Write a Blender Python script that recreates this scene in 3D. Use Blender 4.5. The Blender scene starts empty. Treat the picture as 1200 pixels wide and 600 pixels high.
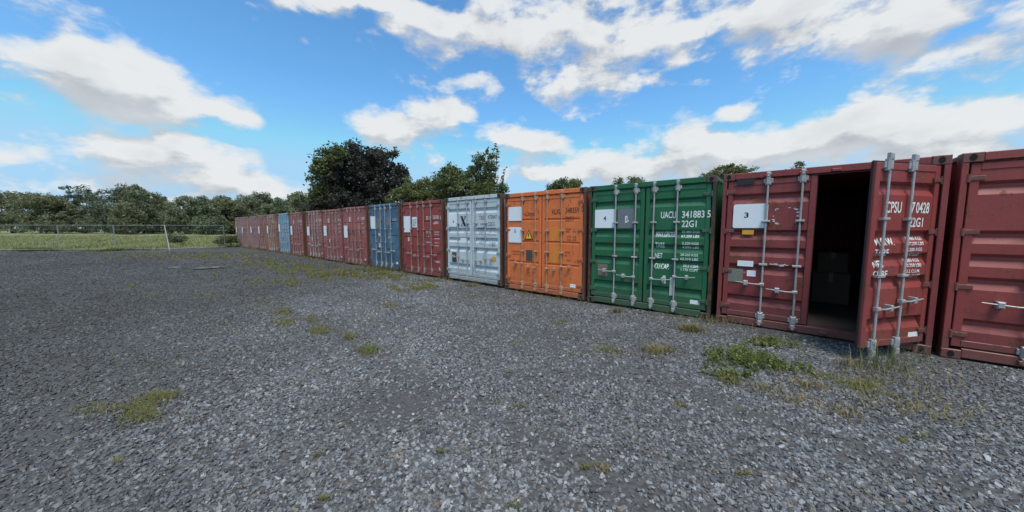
import bpy, bmesh, math, random
import numpy as np
from mathutils import Vector, Matrix, Euler

# ------------------------------------------------------------------ camera, sky, sun, exposure
scn = bpy.context.scene
COL = scn.collection
R = math.radians
F = 383.28; PITCH = 0.0855; CAMH = 1.685

cam_d = bpy.data.cameras.new('camera'); cam = bpy.data.objects.new('camera', cam_d); COL.objects.link(cam)
cam.location = (0, 0, CAMH); cam.rotation_euler = (math.pi/2 - PITCH, 0, 0)
cam_d.sensor_fit = 'HORIZONTAL'; cam_d.sensor_width = 36; cam_d.lens = 36*F/1200
cam_d.clip_start = 0.05; cam_d.clip_end = 3000
scn.camera = cam
scn.view_settings.view_transform = 'Standard'; scn.view_settings.look = 'None'
scn.view_settings.gamma = 1; scn.view_settings.use_curve_mapping = False
scn.view_settings.exposure = 0.36
scn.render.film_transparent = False
scn.cycles.use_adaptive_sampling = True; scn.cycles.adaptive_threshold = .03
scn.cycles.max_bounces = 5; scn.cycles.diffuse_bounces = 2; scn.cycles.glossy_bounces = 3; scn.cycles.transmission_bounces = 3

SUN_EL, SUN_AZ = 66.0, 170.0        # compass style: 0 = +Y, clockwise
SUN_STRENGTH = 2.9
sd = Vector((math.sin(R(SUN_AZ))*math.cos(R(SUN_EL)), math.cos(R(SUN_AZ))*math.cos(R(SUN_EL)), math.sin(R(SUN_EL))))
sun_d = bpy.data.lights.new('sun', 'SUN'); sun = bpy.data.objects.new('sun', sun_d); COL.objects.link(sun)
sun_d.energy = SUN_STRENGTH; sun_d.angle = R(22); sun_d.color = (1, .945, .86)
sun.rotation_euler = (-sd).to_track_quat('-Z', 'Y').to_euler(); sun.location = (0, 0, 30)

def pix_dir(px, py):
    u, v = (px-600)/F, (py-300)/F
    c, s = math.cos(PITCH), math.sin(PITCH)
    return Vector((u, c - v*s, -s - v*c)).normalized()

def pix_ground(px, py, z=0.0):
    d = pix_dir(px, py); t = (z-CAMH)/d.z
    return Vector((d.x*t, d.y*t, z))

def pix_at(px, py, depth):
    d = pix_dir(px, py); t = depth/d.y
    return Vector((d.x*t, depth, CAMH + d.z*t))

world = bpy.data.worlds.new('World'); scn.world = world; world.use_nodes = True; world.cycles.sampling_method = 'NONE'
wt = world.node_tree; wt.nodes.clear()

class NT:
    """small helper for writing node trees"""
    def __init__(s, tree): s.t = tree
    def n(s, typ, ins=None, **kw):
        nd = s.t.nodes.new(typ)
        for k, v in kw.items(): setattr(nd, k, v)
        for k, v in (ins or {}).items():
            sock = nd.inputs[k]
            if isinstance(v, bpy.types.NodeSocket): s.t.links.new(v, sock)
            else: sock.default_value = v
        return nd
    def math(s, op, a, b=None, c=None, clamp=False):
        nd = s.n('ShaderNodeMath', operation=op, use_clamp=clamp)
        for i, v in enumerate((a, b, c)):
            if v is None: continue
            if isinstance(v, bpy.types.NodeSocket): s.t.links.new(v, nd.inputs[i])
            else: nd.inputs[i].default_value = v
        return nd.outputs[0]
    def vmath(s, op, a, b=None, out=0):
        nd = s.n('ShaderNodeVectorMath', operation=op)
        for i, v in enumerate((a, b)):
            if v is None: continue
            if isinstance(v, bpy.types.NodeSocket): s.t.links.new(v, nd.inputs[i])
            else: nd.inputs[i].default_value = v
        return nd.outputs[out]
    def mix(s, fac, a, b, blend='MIX'):
        nd = s.n('ShaderNodeMix', data_type='RGBA', blend_type=blend, clamp_factor=True)
        for i, v in ((0, fac), (6, a), (7, b)):
            if isinstance(v, bpy.types.NodeSocket): s.t.links.new(v, nd.inputs[i])
            else: nd.inputs[i].default_value = (v if i == 0 else (tuple(v)+(1,))[:4])
        return nd.outputs[2]
    def ramp(s, fac, stops, interp='LINEAR'):
        nd = s.n('ShaderNodeValToRGB'); cr = nd.color_ramp; cr.interpolation = interp
        while len(cr.elements) < len(stops): cr.elements.new(0.5)
        for e, (p, c) in zip(cr.elements, stops):
            e.position = p; e.color = (c, c, c, 1) if isinstance(c, (int, float)) else (tuple(c)+(1,))[:4]
        s.t.links.new(fac, nd.inputs[0]); return nd.outputs[0]
    def noise(s, vec, scale, detail=4, rough=.55, dist=0.0, out=0, dims='3D'):
        nd = s.n('ShaderNodeTexNoise', {'Scale': scale, 'Detail': detail, 'Roughness': rough, 'Distortion': dist}, noise_dimensions=dims)
        if vec is not None: s.t.links.new(vec, nd.inputs['Vector'])
        return nd.outputs[out]
    def smooth(s, v, lo, hi):
        nd = s.n('ShaderNodeMapRange', {'From Min': lo, 'From Max': hi}, interpolation_type='SMOOTHSTEP')
        s.t.links.new(v, nd.inputs['Value']); return nd.outputs[0]

# clouds of the sky: a density field over directions, broken up by noise
CLOUDS = [  # px, py, half width px, half height px, amount
    (136, 94, 76, 50, .80), (215, 124, 62, 20, .60), (118, 55, 30, 30, .30), (300, 147, 16, 7, .32),
    (180, 192, 74, 24, .56), (300, 218, 85, 15, .50), (150, 228, 60, 16, .36), (202, 166, 26, 10, .40),
    (420, 0, 130, 15, .50), (560, 30, 80, 30, .52), (485, 52, 26, 16, .20), (670, 45, 90, 46, .50), (720, 100, 60, 28, .55), (650, 105, 40, 14, .18),
    (850, 25, 110, 26, .48), (900, 62, 90, 16, .40), (1055, 38, 50, 60, .75), (950, 20, 60, 22, .28),
    (512, 132, 46, 26, .62), (445, 160, 50, 20, .56), (405, 140, 12, 8, .25), (614, 167, 42, 16, .56), (556, 88, 22, 8, .26),
    (875, 121, 36, 10, .52), (695, 198, 46, 14, .42), (808, 166, 36, 26, .62), (890, 176, 100, 20, .52), (1060, 155, 90, 32, .78), (985, 162, 60, 18, .40),
    (640, 205, 50, 10, .22), (760, 190, 40, 14, .25),
    (300, 70, 90, 62, -.50), (380, 110, 60, 42, -.36), (360, 175, 40, 30, -.25), (590, 118, 40, 20, -.32), (620, 135, 50, 12, -.2), (780, 128, 60, 14, -.36), (960, 112, 60, 22, -.36),
    (820, 85, 50, 10, -.25), (680, 160, 30, 16, -.36), (580, 70, 30, 14, -.15), (820, 12, 30, 12, -.25), (735, 20, 30, 10, -.2), (260, 165, 60, 8, -.2), (730, 160, 26, 18, -.2),
]
cg = bpy.data.node_groups.new('cloud_field', 'ShaderNodeTree')
cg.interface.new_socket('Vector', in_out='INPUT', socket_type='NodeSocketVector')
cg.interface.new_socket('Density', in_out='OUTPUT', socket_type='NodeSocketFloat')
g = NT(cg); gi = g.n('NodeGroupInput'); go = g.n('NodeGroupOutput')
vec = gi.outputs[0]
acc = None
warp = g.noise(vec, 5.0, 2, .6, out=1)
wv = g.vmath('ADD', vec, g.vmath('MULTIPLY', g.vmath('SUBTRACT', warp, (.5, .5, .5)), (.11, .11, .09)))
for px, py, hw, hh, amt in CLOUDS:
    c = pix_dir(px, py); up = Vector((0, 0, 1)); r = c.cross(up).normalized(); t = r.cross(c).normalized()
    a = max(.01, abs((pix_dir(px+hw, py)-pix_dir(px-hw, py)).length)/2); b = max(.008, (pix_dir(px, py+hh)-pix_dir(px, py-hh)).length/2)
    d1 = g.vmath('DOT_PRODUCT', wv, tuple(r/a), out=1)
    d2 = g.vmath('DOT_PRODUCT', wv, tuple(t/b), out=1)
    q = g.math('MULTIPLY_ADD', d1, d1, g.math('MULTIPLY', d2, d2))
    e = g.math('POWER', .42, q)
    acc = g.math('MULTIPLY', e, amt) if acc is None else g.math('MULTIPLY_ADD', e, amt, acc)
st = g.vmath('MULTIPLY', vec, (1.0, 1.0, 1.9))
n1 = g.noise(st, 4.2, 4, .60, .25)
n2 = g.noise(st, 14.0, 4, .68)
base = g.math('MULTIPLY_ADD', n2, .80, g.math('MULTIPLY_ADD', n1, 1.75, -.50))
# more cover low above the horizon
sep = g.n('ShaderNodeSeparateXYZ', {0: vec})
low = g.math('MULTIPLY', g.smooth(sep.outputs[2], .16, .02), .12)
vor = g.n('ShaderNodeTexVoronoi', {'Vector': g.vmath('MULTIPLY_ADD' if False else 'ADD', st, g.vmath('MULTIPLY', warp, (.12,.12,.12))), 'Scale': 11.0}, feature='F1')
puff = g.math('MULTIPLY', g.math('SUBTRACT', .42, vor.outputs['Distance']), .36)
tot = g.math('ADD', g.math('ADD', g.math('ADD', base, puff), acc), low)
cg.links.new(tot, go.inputs[0])

w = NT(wt)
tc = w.n('ShaderNodeTexCoord'); dirv = tc.outputs['Generated']
sky = w.n('ShaderNodeTexSky', sky_type='NISHITA', sun_disc=False, sun_elevation=R(SUN_EL), sun_rotation=R(SUN_AZ),
          air_density=1.0, dust_density=.6, ozone_density=2.2, altitude=20)
skyc = w.n('ShaderNodeHueSaturation', {'Hue': .496, 'Saturation': 1.18, 'Value': 1.0, 'Color': sky.outputs[0]}).outputs[0]
skyc = w.mix(1.0, skyc, (1.36, 1.64, 1.70), 'MULTIPLY')
skyc = w.vmath('MINIMUM', skyc, (3.0, 5.2, 7.2))
def cf(v):
    nd = w.n('ShaderNodeGroup', node_tree=cg); wt.links.new(v, nd.inputs[0]); return nd.outputs[0]
dens = cf(dirv)
d_up = cf(w.vmath('ADD', dirv, (.02, -.01, .035)))
lit = w.smooth(w.math('SUBTRACT', dens, d_up), -.26, .26)
cover = w.smooth(w.math('MULTIPLY_ADD', lit, .16, dens), .76, 1.30)
thick = w.smooth(dens, 1.1, 2.0)
mott = w.noise(w.vmath('MULTIPLY', dirv, (1.0, 1.0, 2.2)), 6.5, 3, .62)
shade = w.math('ADD', w.math('MULTIPLY_ADD', lit, .80, w.math('MULTIPLY_ADD', thick, -.22, .22)), w.math('MULTIPLY_ADD', mott, 1.3, -.60), clamp=True)
cloudc = w.mix(shade, (3.6, 3.85, 4.2), (6.4, 6.55, 6.6))
final = w.mix(w.math('MULTIPLY', cover, .96), skyc, cloudc)
bg = w.n('ShaderNodeBackground', {'Color': final, 'Strength': .1})
wo = w.n('ShaderNodeOutputWorld', {'Surface': bg.outputs[0]})

# ------------------------------------------------------------------ helpers
random.seed(7); rng = np.random.default_rng(11)

def mat(name):
    m = bpy.data.materials.new(name); m.use_nodes = True
    t = m.node_tree; t.nodes.clear(); h = NT(t)
    p = h.n('ShaderNodeBsdfPrincipled'); o = h.n('ShaderNodeOutputMaterial', {'Surface': p.outputs[0]})
    return m, h, p, o

def simple(name, col, rough=.6, metal=0.0, var=.15, scale=8):
    m, h, p, o = mat(name)
    tc = h.n('ShaderNodeTexCoord'); nz = h.noise(tc.outputs['Object'], scale, 5)
    c = h.mix(nz, tuple(x*(1-var) for x in col), tuple(min(1, x*(1+var)) for x in col))
    h.t.links.new(c, p.inputs['Base Color']); p.inputs['Roughness'].default_value = rough; p.inputs['Metallic'].default_value = metal
    return m

def paint(name, col, rust=.5, fade=.25, fadecol=None, rough=.5, streak=.35):
    """old container paint: faded patches, rain streaks, rust blooms, scuffs"""
    m, h, p, o = mat(name)
    tc = h.n('ShaderNodeTexCoord'); oi = h.n('ShaderNodeObjectInfo')
    off = h.n('ShaderNodeCombineXYZ', {0: h.math('MULTIPLY', oi.outputs['Random'], 37.0), 1: 3.0, 2: h.math('MULTIPLY', oi.outputs['Random'], 11.0)})
    v = h.vmath('ADD', tc.outputs['Object'], off.outputs[0])
    fc = fadecol or tuple(.6*x+.22 for x in col)
    f1 = h.ramp(h.noise(v, 1.6, 6, .6), [(.42, 0), (.72, 1)])
    c = h.mix(h.math('MULTIPLY', f1, fade), col, fc)
    sv = h.vmath('MULTIPLY', v, (16.0, 16.0, .8))
    s1 = h.ramp(h.noise(sv, 1.0, 5, .65), [(.50, 0), (.68, 1)])
    c = h.mix(h.math('MULTIPLY', s1, streak), c, tuple(x*.45+.01 for x in col))
    fine = h.noise(v, 45, 3, .6)
    c = h.mix(h.math('MULTIPLY', h.ramp(fine, [(.35, 1), (.55, 0)]), .18), c, tuple(x*.6 for x in col))
    r1 = h.noise(v, 7.5, 9, .72)
    r2 = h.noise(v, .9, 3, .5)
    rm = h.ramp(h.math('ADD', r1, h.math('MULTIPLY', r2, .35)), [(.80 - .12*rust, 0), (.84 - .12*rust, 1)])
    c = h.mix(h.math('MULTIPLY', rm, min(1, .55+rust*.4)), c, h.mix(fine, (.07, .025, .012), (.19, .075, .03)))
    sc = h.ramp(h.noise(h.vmath('MULTIPLY', v, (3.0, 3.0, 22.0)), 2.2, 6, .7), [(.70, 0), (.735, 1)])
    c = h.mix(h.math('MULTIPLY', sc, .35), c, tuple(min(.9, .5*x+.3) for x in col))
    # mud splashed up from the yard, dried on the lowest hand's breadth
    zl = h.n('ShaderNodeSeparateXYZ', {0: tc.outputs['Object']}).outputs[2]
    md_ = h.math('MULTIPLY', h.smooth(h.math('MULTIPLY_ADD', h.noise(v, 9, 6, .7), .5, zl), .72, .30), .5)
    c = h.mix(md_, c, (.085,.072,.058))
    # rust runs
    rv_ = h.vmath('MULTIPLY', v, (26.0, 26.0, 1.3))
    run = h.math('MULTIPLY', h.ramp(h.noise(rv_, 1.0, 3, .6), [(.64, 0), (.70, 1)]), h.ramp(h.noise(v, 1.3, 3), [(.45, 0), (.62, 1)]))
    c = h.mix(h.math('MULTIPLY', run, .25+.5*rust), c, (.12,.05,.025))
    h.t.links.new(c, p.inputs['Base Color'])
    rr = h.math('MULTIPLY_ADD', rm, .3, h.math('MULTIPLY_ADD', f1, .12, rough), clamp=True)
    h.t.links.new(rr, p.inputs['Roughness'])
    bp = h.n('ShaderNodeBump', {'Strength': .30, 'Distance': .03, 'Height': h.math('ADD', h.noise(v, 2.6, 3), h.math('MULTIPLY', rm, .3))})
    h.t.links.new(bp.outputs[0], p.inputs['Normal'])
    return m

class MB:
    def __init__(s): s.v = []; s.f = []
    def add(s, vs, fs):
        o = len(s.v); s.v += [tuple(x) for x in vs]; s.f += [tuple(i+o for i in f) for f in fs]
    def box(s, x0, x1, y0, y1, z0, z1):
        s.add([(x0,y0,z0),(x1,y0,z0),(x1,y1,z0),(x0,y1,z0),(x0,y0,z1),(x1,y0,z1),(x1,y1,z1),(x0,y1,z1)],
              [(0,3,2,1),(4,5,6,7),(0,1,5,4),(1,2,6,5),(2,3,7,6),(3,0,4,7)])
    def bevbox(s, x0, x1, y0, y1, z0, z1, b):
        # box whose front (-y) rim is chamfered
        s.add([(x0,y1,z0),(x1,y1,z0),(x1,y1,z1),(x0,y1,z1),(x0,y0+b,z0),(x1,y0+b,z0),(x1,y0+b,z1),(x0,y0+b,z1),
               (x0+b,y0,z0+b),(x1-b,y0,z0+b),(x1-b,y0,z1-b),(x0+b,y0,z1-b)],
              [(0,1,2,3)[::-1],(0,1,5,4)[::1],(1,2,6,5),(2,3,7,6),(3,0,4,7),(4,5,9,8),(5,6,10,9),(6,7,11,10),(7,4,8,11),(8,9,10,11)])
    def tube(s, pts, rads, n=8, cap=True):
        pts = [Vector(p) for p in pts]
        if not hasattr(rads, '__len__'): rads = [rads]*len(pts)
        o = len(s.v); prev = None
        for i, p in enumerate(pts):
            d = (pts[min(i+1, len(pts)-1)] - pts[max(i-1, 0)]).normalized()
            a = d.orthogonal().normalized() if prev is None else (prev - d*prev.dot(d)).normalized()
            prev = a; b = d.cross(a)
            for k in range(n):
                th = 2*math.pi*k/n
                s.v.append(tuple(p + (a*math.cos(th)+b*math.sin(th))*rads[i]))
        for i in range(len(pts)-1):
            for k in range(n):
                k2 = (k+1) % n
                s.f.append((o+i*n+k, o+i*n+k2, o+(i+1)*n+k2, o+(i+1)*n+k))
        if cap:
            s.f.append(tuple(o+k for k in range(n))[::-1]); s.f.append(tuple(o+(len(pts)-1)*n+k for k in range(n)))
    def disc(s, c, r, n=10, thick=.01):       # short cylinder along y
        cx, cy, cz = c
        s.tube([(cx, cy, cz), (cx, cy+thick, cz)], r, n)
    def mesh(s, name, material=None, smooth=False):
        me = bpy.data.meshes.new(name); me.from_pydata(s.v, [], s.f); me.update()
        if material: me.materials.append(material)
        if smooth: me.polygons.foreach_set('use_smooth', [True]*len(me.polygons))
        return me

def link(name, me, parent=None, loc=(0,0,0), rot=(0,0,0)):
    o = bpy.data.objects.new(name, me); COL.objects.link(o); o.parent = parent; o.location = loc; o.rotation_euler = rot
    return o
def thing(name, label, cat, loc=(0,0,0), rz=0, group=None):
    o = bpy.data.objects.new(name, None); COL.objects.link(o); o.location = loc; o.rotation_euler = (0,0,rz)
    o.empty_display_size = .2
    return tag(o, label, cat, group)
def tag(o, label, cat, group=None):
    o['label'] = label; o['category'] = cat
    if group: o['group'] = group
    return o

_txt = {}
def text_geo(s, bold=.012):
    key = (s, bold)
    if key in _txt: return _txt[key]
    cu = bpy.data.curves.new('t', 'FONT'); cu.body = s; cu.size = 1; cu.offset = bold; cu.resolution_u = 3
    ob = bpy.data.objects.new('t', cu); COL.objects.link(ob)
    dg = bpy.context.evaluated_depsgraph_get(); dg.update()
    me = bpy.data.meshes.new_from_object(ob.evaluated_get(dg))
    vs = np.array([v.co[:] for v in me.vertices]) if len(me.vertices) else np.zeros((0,3)); fs = [tuple(p.vertices) for p in me.polygons]
    bpy.data.objects.remove(ob); bpy.data.curves.remove(cu); bpy.data.meshes.remove(me)
    if len(vs):
        vs[:,0] -= vs[:,0].min()
    _txt[key] = (vs, fs); return _txt[key]
def put_text(mb, s, x, z, h, y, width=None, bold=.012):
    """text lying on a door face (seen from -y), x = left, z = base line, h = cap height"""
    vs, fs = text_geo(s, bold)
    if not len(vs): return
    k = h/.70; kx = k*.82 if width is None else width/max(1e-6, vs[:,0].max())
    mb.add([(x+v[0]*kx, y, z+v[1]*k) for v in vs], fs)

# ------------------------------------------------------------------ materials
def ground_coords(h):
    return h.n('ShaderNodeNewGeometry').outputs['Position']

def stone_colour(h, rnd, pos):
    c = h.n('ShaderNodeValToRGB'); cr = c.color_ramp
    stops = [(0, (.050,.051,.054)), (.3, (.115,.118,.125)), (.6, (.172,.177,.187)), (.90, (.250,.256,.268)), (1, (.38,.38,.38))]
    while len(cr.elements) < len(stops): cr.elements.new(.5)
    for e, (p_, col) in zip(cr.elements, stops): e.position = p_; e.color = col+(1,)
    h.t.links.new(rnd, c.inputs[0])
    br = h.ramp(h.math('FRACT', h.math('MULTIPLY', rnd, 17.3)), [(.93, 0), (.95, 1)])
    base_c = h.mix(h.math('MULTIPLY', br, .7), c.outputs[0], (.17,.125,.085))
    # broad patches of dirtier, darker, browner gravel
    big = h.ramp(h.noise(pos, .22, 4, .6), [(.40, 0), (.66, 1)])
    med = h.ramp(h.noise(pos, 1.1, 3, .6), [(.45, 0), (.75, 1)])
    # the side of the yard away from the containers is darker
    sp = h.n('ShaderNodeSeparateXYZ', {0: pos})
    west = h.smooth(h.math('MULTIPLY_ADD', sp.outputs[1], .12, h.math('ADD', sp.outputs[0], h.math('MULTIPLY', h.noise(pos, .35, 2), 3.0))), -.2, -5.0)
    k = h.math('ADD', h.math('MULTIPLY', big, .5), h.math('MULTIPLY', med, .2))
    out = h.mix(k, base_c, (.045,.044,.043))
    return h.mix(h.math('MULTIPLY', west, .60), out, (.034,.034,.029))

M = {}
m, h, p, o = mat('gravel_stone'); M['stone'] = m
oi = h.n('ShaderNodeObjectInfo'); pos = ground_coords(h)
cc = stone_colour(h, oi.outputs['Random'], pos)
h.t.links.new(cc, p.inputs['Base Color']); p.inputs['Roughness'].default_value = .72

m, h, p, o = mat('gravel_ground'); M['gravel'] = m
pos = ground_coords(h)
v1 = h.n('ShaderNodeTexVoronoi', {'Vector': pos, 'Scale': 26.0, 'Randomness': 1.0}, feature='F1')
v2 = h.n('ShaderNodeTexVoronoi', {'Vector': pos, 'Scale': 11.0, 'Randomness': 1.0}, feature='F1')
rnd = h.n('ShaderNodeSeparateColor', {0: v1.outputs['Color']}).outputs[0]
rnd2 = h.n('ShaderNodeSeparateColor', {0: v2.outputs['Color']}).outputs[1]
rr = h.math('MULTIPLY_ADD', rnd, .55, h.math('MULTIPLY', rnd2, .45))
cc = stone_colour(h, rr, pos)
gap = h.ramp(v1.outputs['Distance'], [(.25, 0), (.62, 1)])
cc = h.mix(h.math('MULTIPLY', gap, .6), cc, (.030,.030,.030))
fa = h.n('ShaderNodeAttribute', attribute_name='fines').outputs['Fac']
grit = h.mix(h.noise(pos, 60, 4, .7), (.032,.031,.030), (.105,.102,.100))
cc = h.mix(h.math('MULTIPLY', h.smooth(h.math('MULTIPLY_ADD', h.noise(pos, 4, 5), .5, fa), .36, .75), .9), cc, grit)
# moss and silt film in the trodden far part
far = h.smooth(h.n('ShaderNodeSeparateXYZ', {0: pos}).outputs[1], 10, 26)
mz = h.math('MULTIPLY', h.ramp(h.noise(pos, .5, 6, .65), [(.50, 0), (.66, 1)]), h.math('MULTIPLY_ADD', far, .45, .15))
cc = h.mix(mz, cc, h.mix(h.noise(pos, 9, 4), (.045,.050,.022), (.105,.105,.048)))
h.t.links.new(cc, p.inputs['Base Color']); p.inputs['Roughness'].default_value = .85
hh = h.math('SUBTRACT', h.math('MULTIPLY', h.noise(pos, 3, 4), .5), v1.outputs['Distance'])
h.t.links.new(h.n('ShaderNodeBump', {'Strength': .9, 'Distance': .03, 'Height': hh}).outputs[0], p.inputs['Normal'])

m, h, p, o = mat('meadow_ground'); M['meadow'] = m
pos = ground_coords(h)
n1 = h.noise(h.vmath('MULTIPLY', pos, (1.0, 2.2, 1.0)), .11, 6, .65); n2 = h.noise(pos, 2.4, 6, .7)
cc = h.mix(h.ramp(n1, [(.35, 0), (.68, 1)]), (.150,.195,.070), (.310,.300,.140))
cc = h.mix(h.math('MULTIPLY', n2, .55), cc, (.10,.13,.045))
h.t.links.new(cc, p.inputs['Base Color']); p.inputs['Roughness'].default_value = .95
h.t.links.new(h.n('ShaderNodeBump', {'Strength': .8, 'Distance': .3, 'Height': h.noise(pos, 5, 6, .7)}).outputs[0], p.inputs['Normal'])

def foliage(name, dark, light, trans=.25, scale=.45, tip=None):
    m, h, p, o = mat(name)
    geo = h.n('ShaderNodeNewGeometry')
    nz = h.noise(geo.outputs['Position'], scale, 4, .6)
    k = h.math('MULTIPLY_ADD', geo.outputs['Random Per Island'], .55, h.math('MULTIPLY_ADD', nz, .9, -.25), clamp=True)
    cc = h.mix(k, dark, light)
    if tip: cc = h.mix(h.ramp(geo.outputs['Random Per Island'], [(.86, 0), (.9, 1)]), cc, tip)
    h.t.links.new(cc, p.inputs['Base Color']); p.inputs['Roughness'].default_value = .6
    p.inputs['Specular IOR Level'].default_value = .25
    tr = h.n('ShaderNodeBsdfTranslucent', {'Color': cc})
    ms = h.n('ShaderNodeMixShader', {0: trans, 1: p.outputs[0], 2: tr.outputs[0]})
    h.t.links.new(ms.outputs[0], o.inputs['Surface']); return m
M['leaf_dark'] = foliage('leaf_dark', (.030,.033,.029), (.082,.082,.064), .2, .35)
M['leaf_green'] = foliage('leaf_green', (.090,.115,.042), (.215,.240,.090), .35)
M['leaf_mid'] = foliage('leaf_mid', (.072,.100,.040), (.175,.205,.082), .3)
M['leaf_pale'] = foliage('leaf_pale', (.080,.100,.038), (.210,.225,.095), .3)
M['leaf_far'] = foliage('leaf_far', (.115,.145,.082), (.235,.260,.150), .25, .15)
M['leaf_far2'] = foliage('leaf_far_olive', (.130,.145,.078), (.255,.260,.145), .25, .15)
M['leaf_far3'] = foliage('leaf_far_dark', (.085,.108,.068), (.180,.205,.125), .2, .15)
M['grass'] = foliage('grass_green', (.090,.115,.035), (.220,.245,.090), .3, 1.5)
M['grass_field'] = foliage('grass_field', (.150,.180,.060), (.330,.320,.150), .3, .3)
M['grass_dry'] = foliage('grass_dry', (.17,.13,.06), (.37,.295,.14), .3, 2.0)
M['grass_mixed'] = foliage('grass_mixed', (.105,.105,.040), (.290,.240,.105), .3, 2.5)
M['moss'] = foliage('moss', (.085,.092,.030), (.225,.220,.072), .22, 3.0, tip=(.25,.19,.09))
M['weed'] = foliage('weed_leaf', (.100,.130,.036), (.250,.285,.090), .35, 4.0)
M['bark'] = simple('bark', (.085,.068,.052), .9, 0, .4, 14)
M['steel'] = simple('galvanised_bar', (.40,.415,.43), .5, .35, .25, 20)
M['steel_dark'] = simple('weathered_bar', (.23,.22,.22), .6, .3, .35, 20)
def steel(name, col, rust):
    m, h, p, o = mat(name); tc = h.n('ShaderNodeTexCoord'); oi = h.n('ShaderNodeObjectInfo')
    v = h.vmath('ADD', tc.outputs['Object'], h.n('ShaderNodeCombineXYZ', {0: h.math('MULTIPLY', oi.outputs['Random'], 50.0), 2: h.math('MULTIPLY', oi.outputs['Random'], 20.0)}).outputs[0])
    c = h.mix(h.noise(v, 12, 5), tuple(x*.7 for x in col), tuple(min(1, x*1.2) for x in col))
    rm = h.ramp(h.noise(v, 8, 7, .75), [(.62-.1*rust, 0), (.70-.1*rust, 1)])
    c = h.mix(h.math('MULTIPLY', rm, .8), c, h.mix(h.noise(v, 40, 3), (.075,.03,.015), (.22,.10,.05)))
    h.t.links.new(c, p.inputs['Base Color']); p.inputs['Metallic'].default_value = .15
    h.t.links.new(h.math('MULTIPLY_ADD', rm, .3, .5), p.inputs['Roughness'])
    h.t.links.new(h.n('ShaderNodeBump', {'Strength': .3, 'Distance': .01, 'Height': h.noise(v, 25, 4)}).outputs[0], p.inputs['Normal']); return m
M['steel'] = steel('galvanised_bar_worn', (.37,.375,.38), .3); M['steel_orange'] = steel('overpainted_bar', (.46,.27,.17), .5); M['steel_dark'] = steel('weathered_bar_worn', (.30,.25,.24), .6)
M['rubber'] = simple('door_gasket', (.012,.012,.013), .7)
M['hole_shade'] = simple('casting_hole_shade', (.006,.006,.006), .9)
M['white'] = simple('sign_white', (.74,.78,.82), .5, 0, .05, 3)
M['ink'] = simple('ink_black', (.012,.012,.015), .6)
M['dirty_white'] = simple('scraped_sticker', (.55,.52,.50), .6, 0, .35, 40)
M['txt_white'] = simple('stencil_white', (.72,.75,.74), .6, 0, .2, 30)
M['txt_dark'] = simple('stencil_dark', (.075,.032,.018), .6, 0, .2, 30)
M['txt_grey'] = simple('stencil_grey', (.13,.17,.20), .6, 0, .3, 30)
M['txt_black'] = simple('stencil_black', (.02,.022,.026), .6, 0, .2, 30)
for nm in ('txt_white', 'txt_dark', 'txt_grey', 'txt_black', 'dirty_white'):
    m = M[nm]; h = NT(m.node_tree); p = [n_ for n_ in m.node_tree.nodes if n_.type == 'BSDF_PRINCIPLED'][0]; o = [n_ for n_ in m.node_tree.nodes if n_.type == 'OUTPUT_MATERIAL'][0]
    tc = h.n('ShaderNodeTexCoord'); ch = h.ramp(h.noise(tc.outputs['Object'], 22, 6, .75), [(.27, 1), (.33, .0)])
    ms = h.n('ShaderNodeMixShader', {0: ch, 1: p.outputs[0], 2: h.n('ShaderNodeBsdfTransparent').outputs[0]}); h.t.links.new(ms.outputs[0], o.inputs['Surface'])
M['sticker_yellow'] = simple('sticker_yellow', (.62,.33,.03), .5)
M['warn_yellow'] = simple('warning_yellow', (.78,.48,.03), .5)
M['plate'] = simple('data_plate', (.20,.20,.165), .5, .2, .25, 25)
M['plate_dark'] = simple('data_plate_dark', (.075,.075,.07), .5, .2, .3, 40)
M['plate_brown'] = simple('data_plate_brown', (.20,.15,.12), .5, .1, .3, 40)
M['patch_grey'] = simple('grey_patch', (.155,.17,.185), .6, 0, .2, 6)
M['black_patch'] = simple('black_patch', (.014,.016,.018), .6, 0, .3, 12)
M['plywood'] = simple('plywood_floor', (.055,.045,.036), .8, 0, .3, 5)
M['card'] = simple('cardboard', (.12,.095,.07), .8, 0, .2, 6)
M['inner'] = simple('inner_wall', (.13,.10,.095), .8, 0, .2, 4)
M['galv'] = simple('fence_steel', (.30,.31,.30), .5, .3, .15, 10)
M['galv_white'] = simple('fence_white', (.60,.60,.56), .5, .0, .1, 10)
M['concrete'] = simple('concrete', (.32,.31,.29), .9, 0, .2, 12)
M['frame_rust'] = paint('rusty_frame', (.13,.045,.03), 1.2, .3, (.2,.1,.07))

P = {}
P['wine'] = paint('paint_wine', (.215,.034,.036), .42, .45, (.25,.072,.066))
P['wine_open'] = paint('paint_wine_open', (.26,.044,.040), .42, .45, (.24,.068,.062))
P['green'] = paint('paint_green', (.010,.115,.045), .12, .5, (.03,.145,.075), streak=.3)
P['orange'] = paint('paint_orange', (.73,.172,.048), .14, .45, (.70,.21,.05), streak=.25)
P['white'] = paint('paint_grey_white', (.50,.565,.60), .14, .2, (.57,.61,.62), streak=.07)
P['red'] = paint('paint_red', (.30,.042,.038), .5, .35, (.33,.10,.085))
P['navy'] = paint('paint_navy', (.045,.110,.185), .35, .6, (.13,.25,.36))
P['red_a'] = paint('paint_red_faded_a', (.32,.075,.066), .45, .6, (.43,.20,.17))
P['red_b'] = paint('paint_red_faded_b', (.30,.085,.072), .6, .65, (.42,.23,.19))
P['red_c'] = paint('paint_red_faded_c', (.33,.068,.062), .4, .55, (.44,.19,.165))
P['rust_b'] = paint('paint_rust_orange', (.36,.13,.075), .8, .6, (.42,.25,.16))
P['sky_blue'] = paint('paint_light_blue', (.15,.32,.47), .25, .6, (.34,.47,.55))
P['post'] = paint('paint_post_brown', (.10,.040,.030), .9, .3, (.14,.08,.06))
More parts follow.
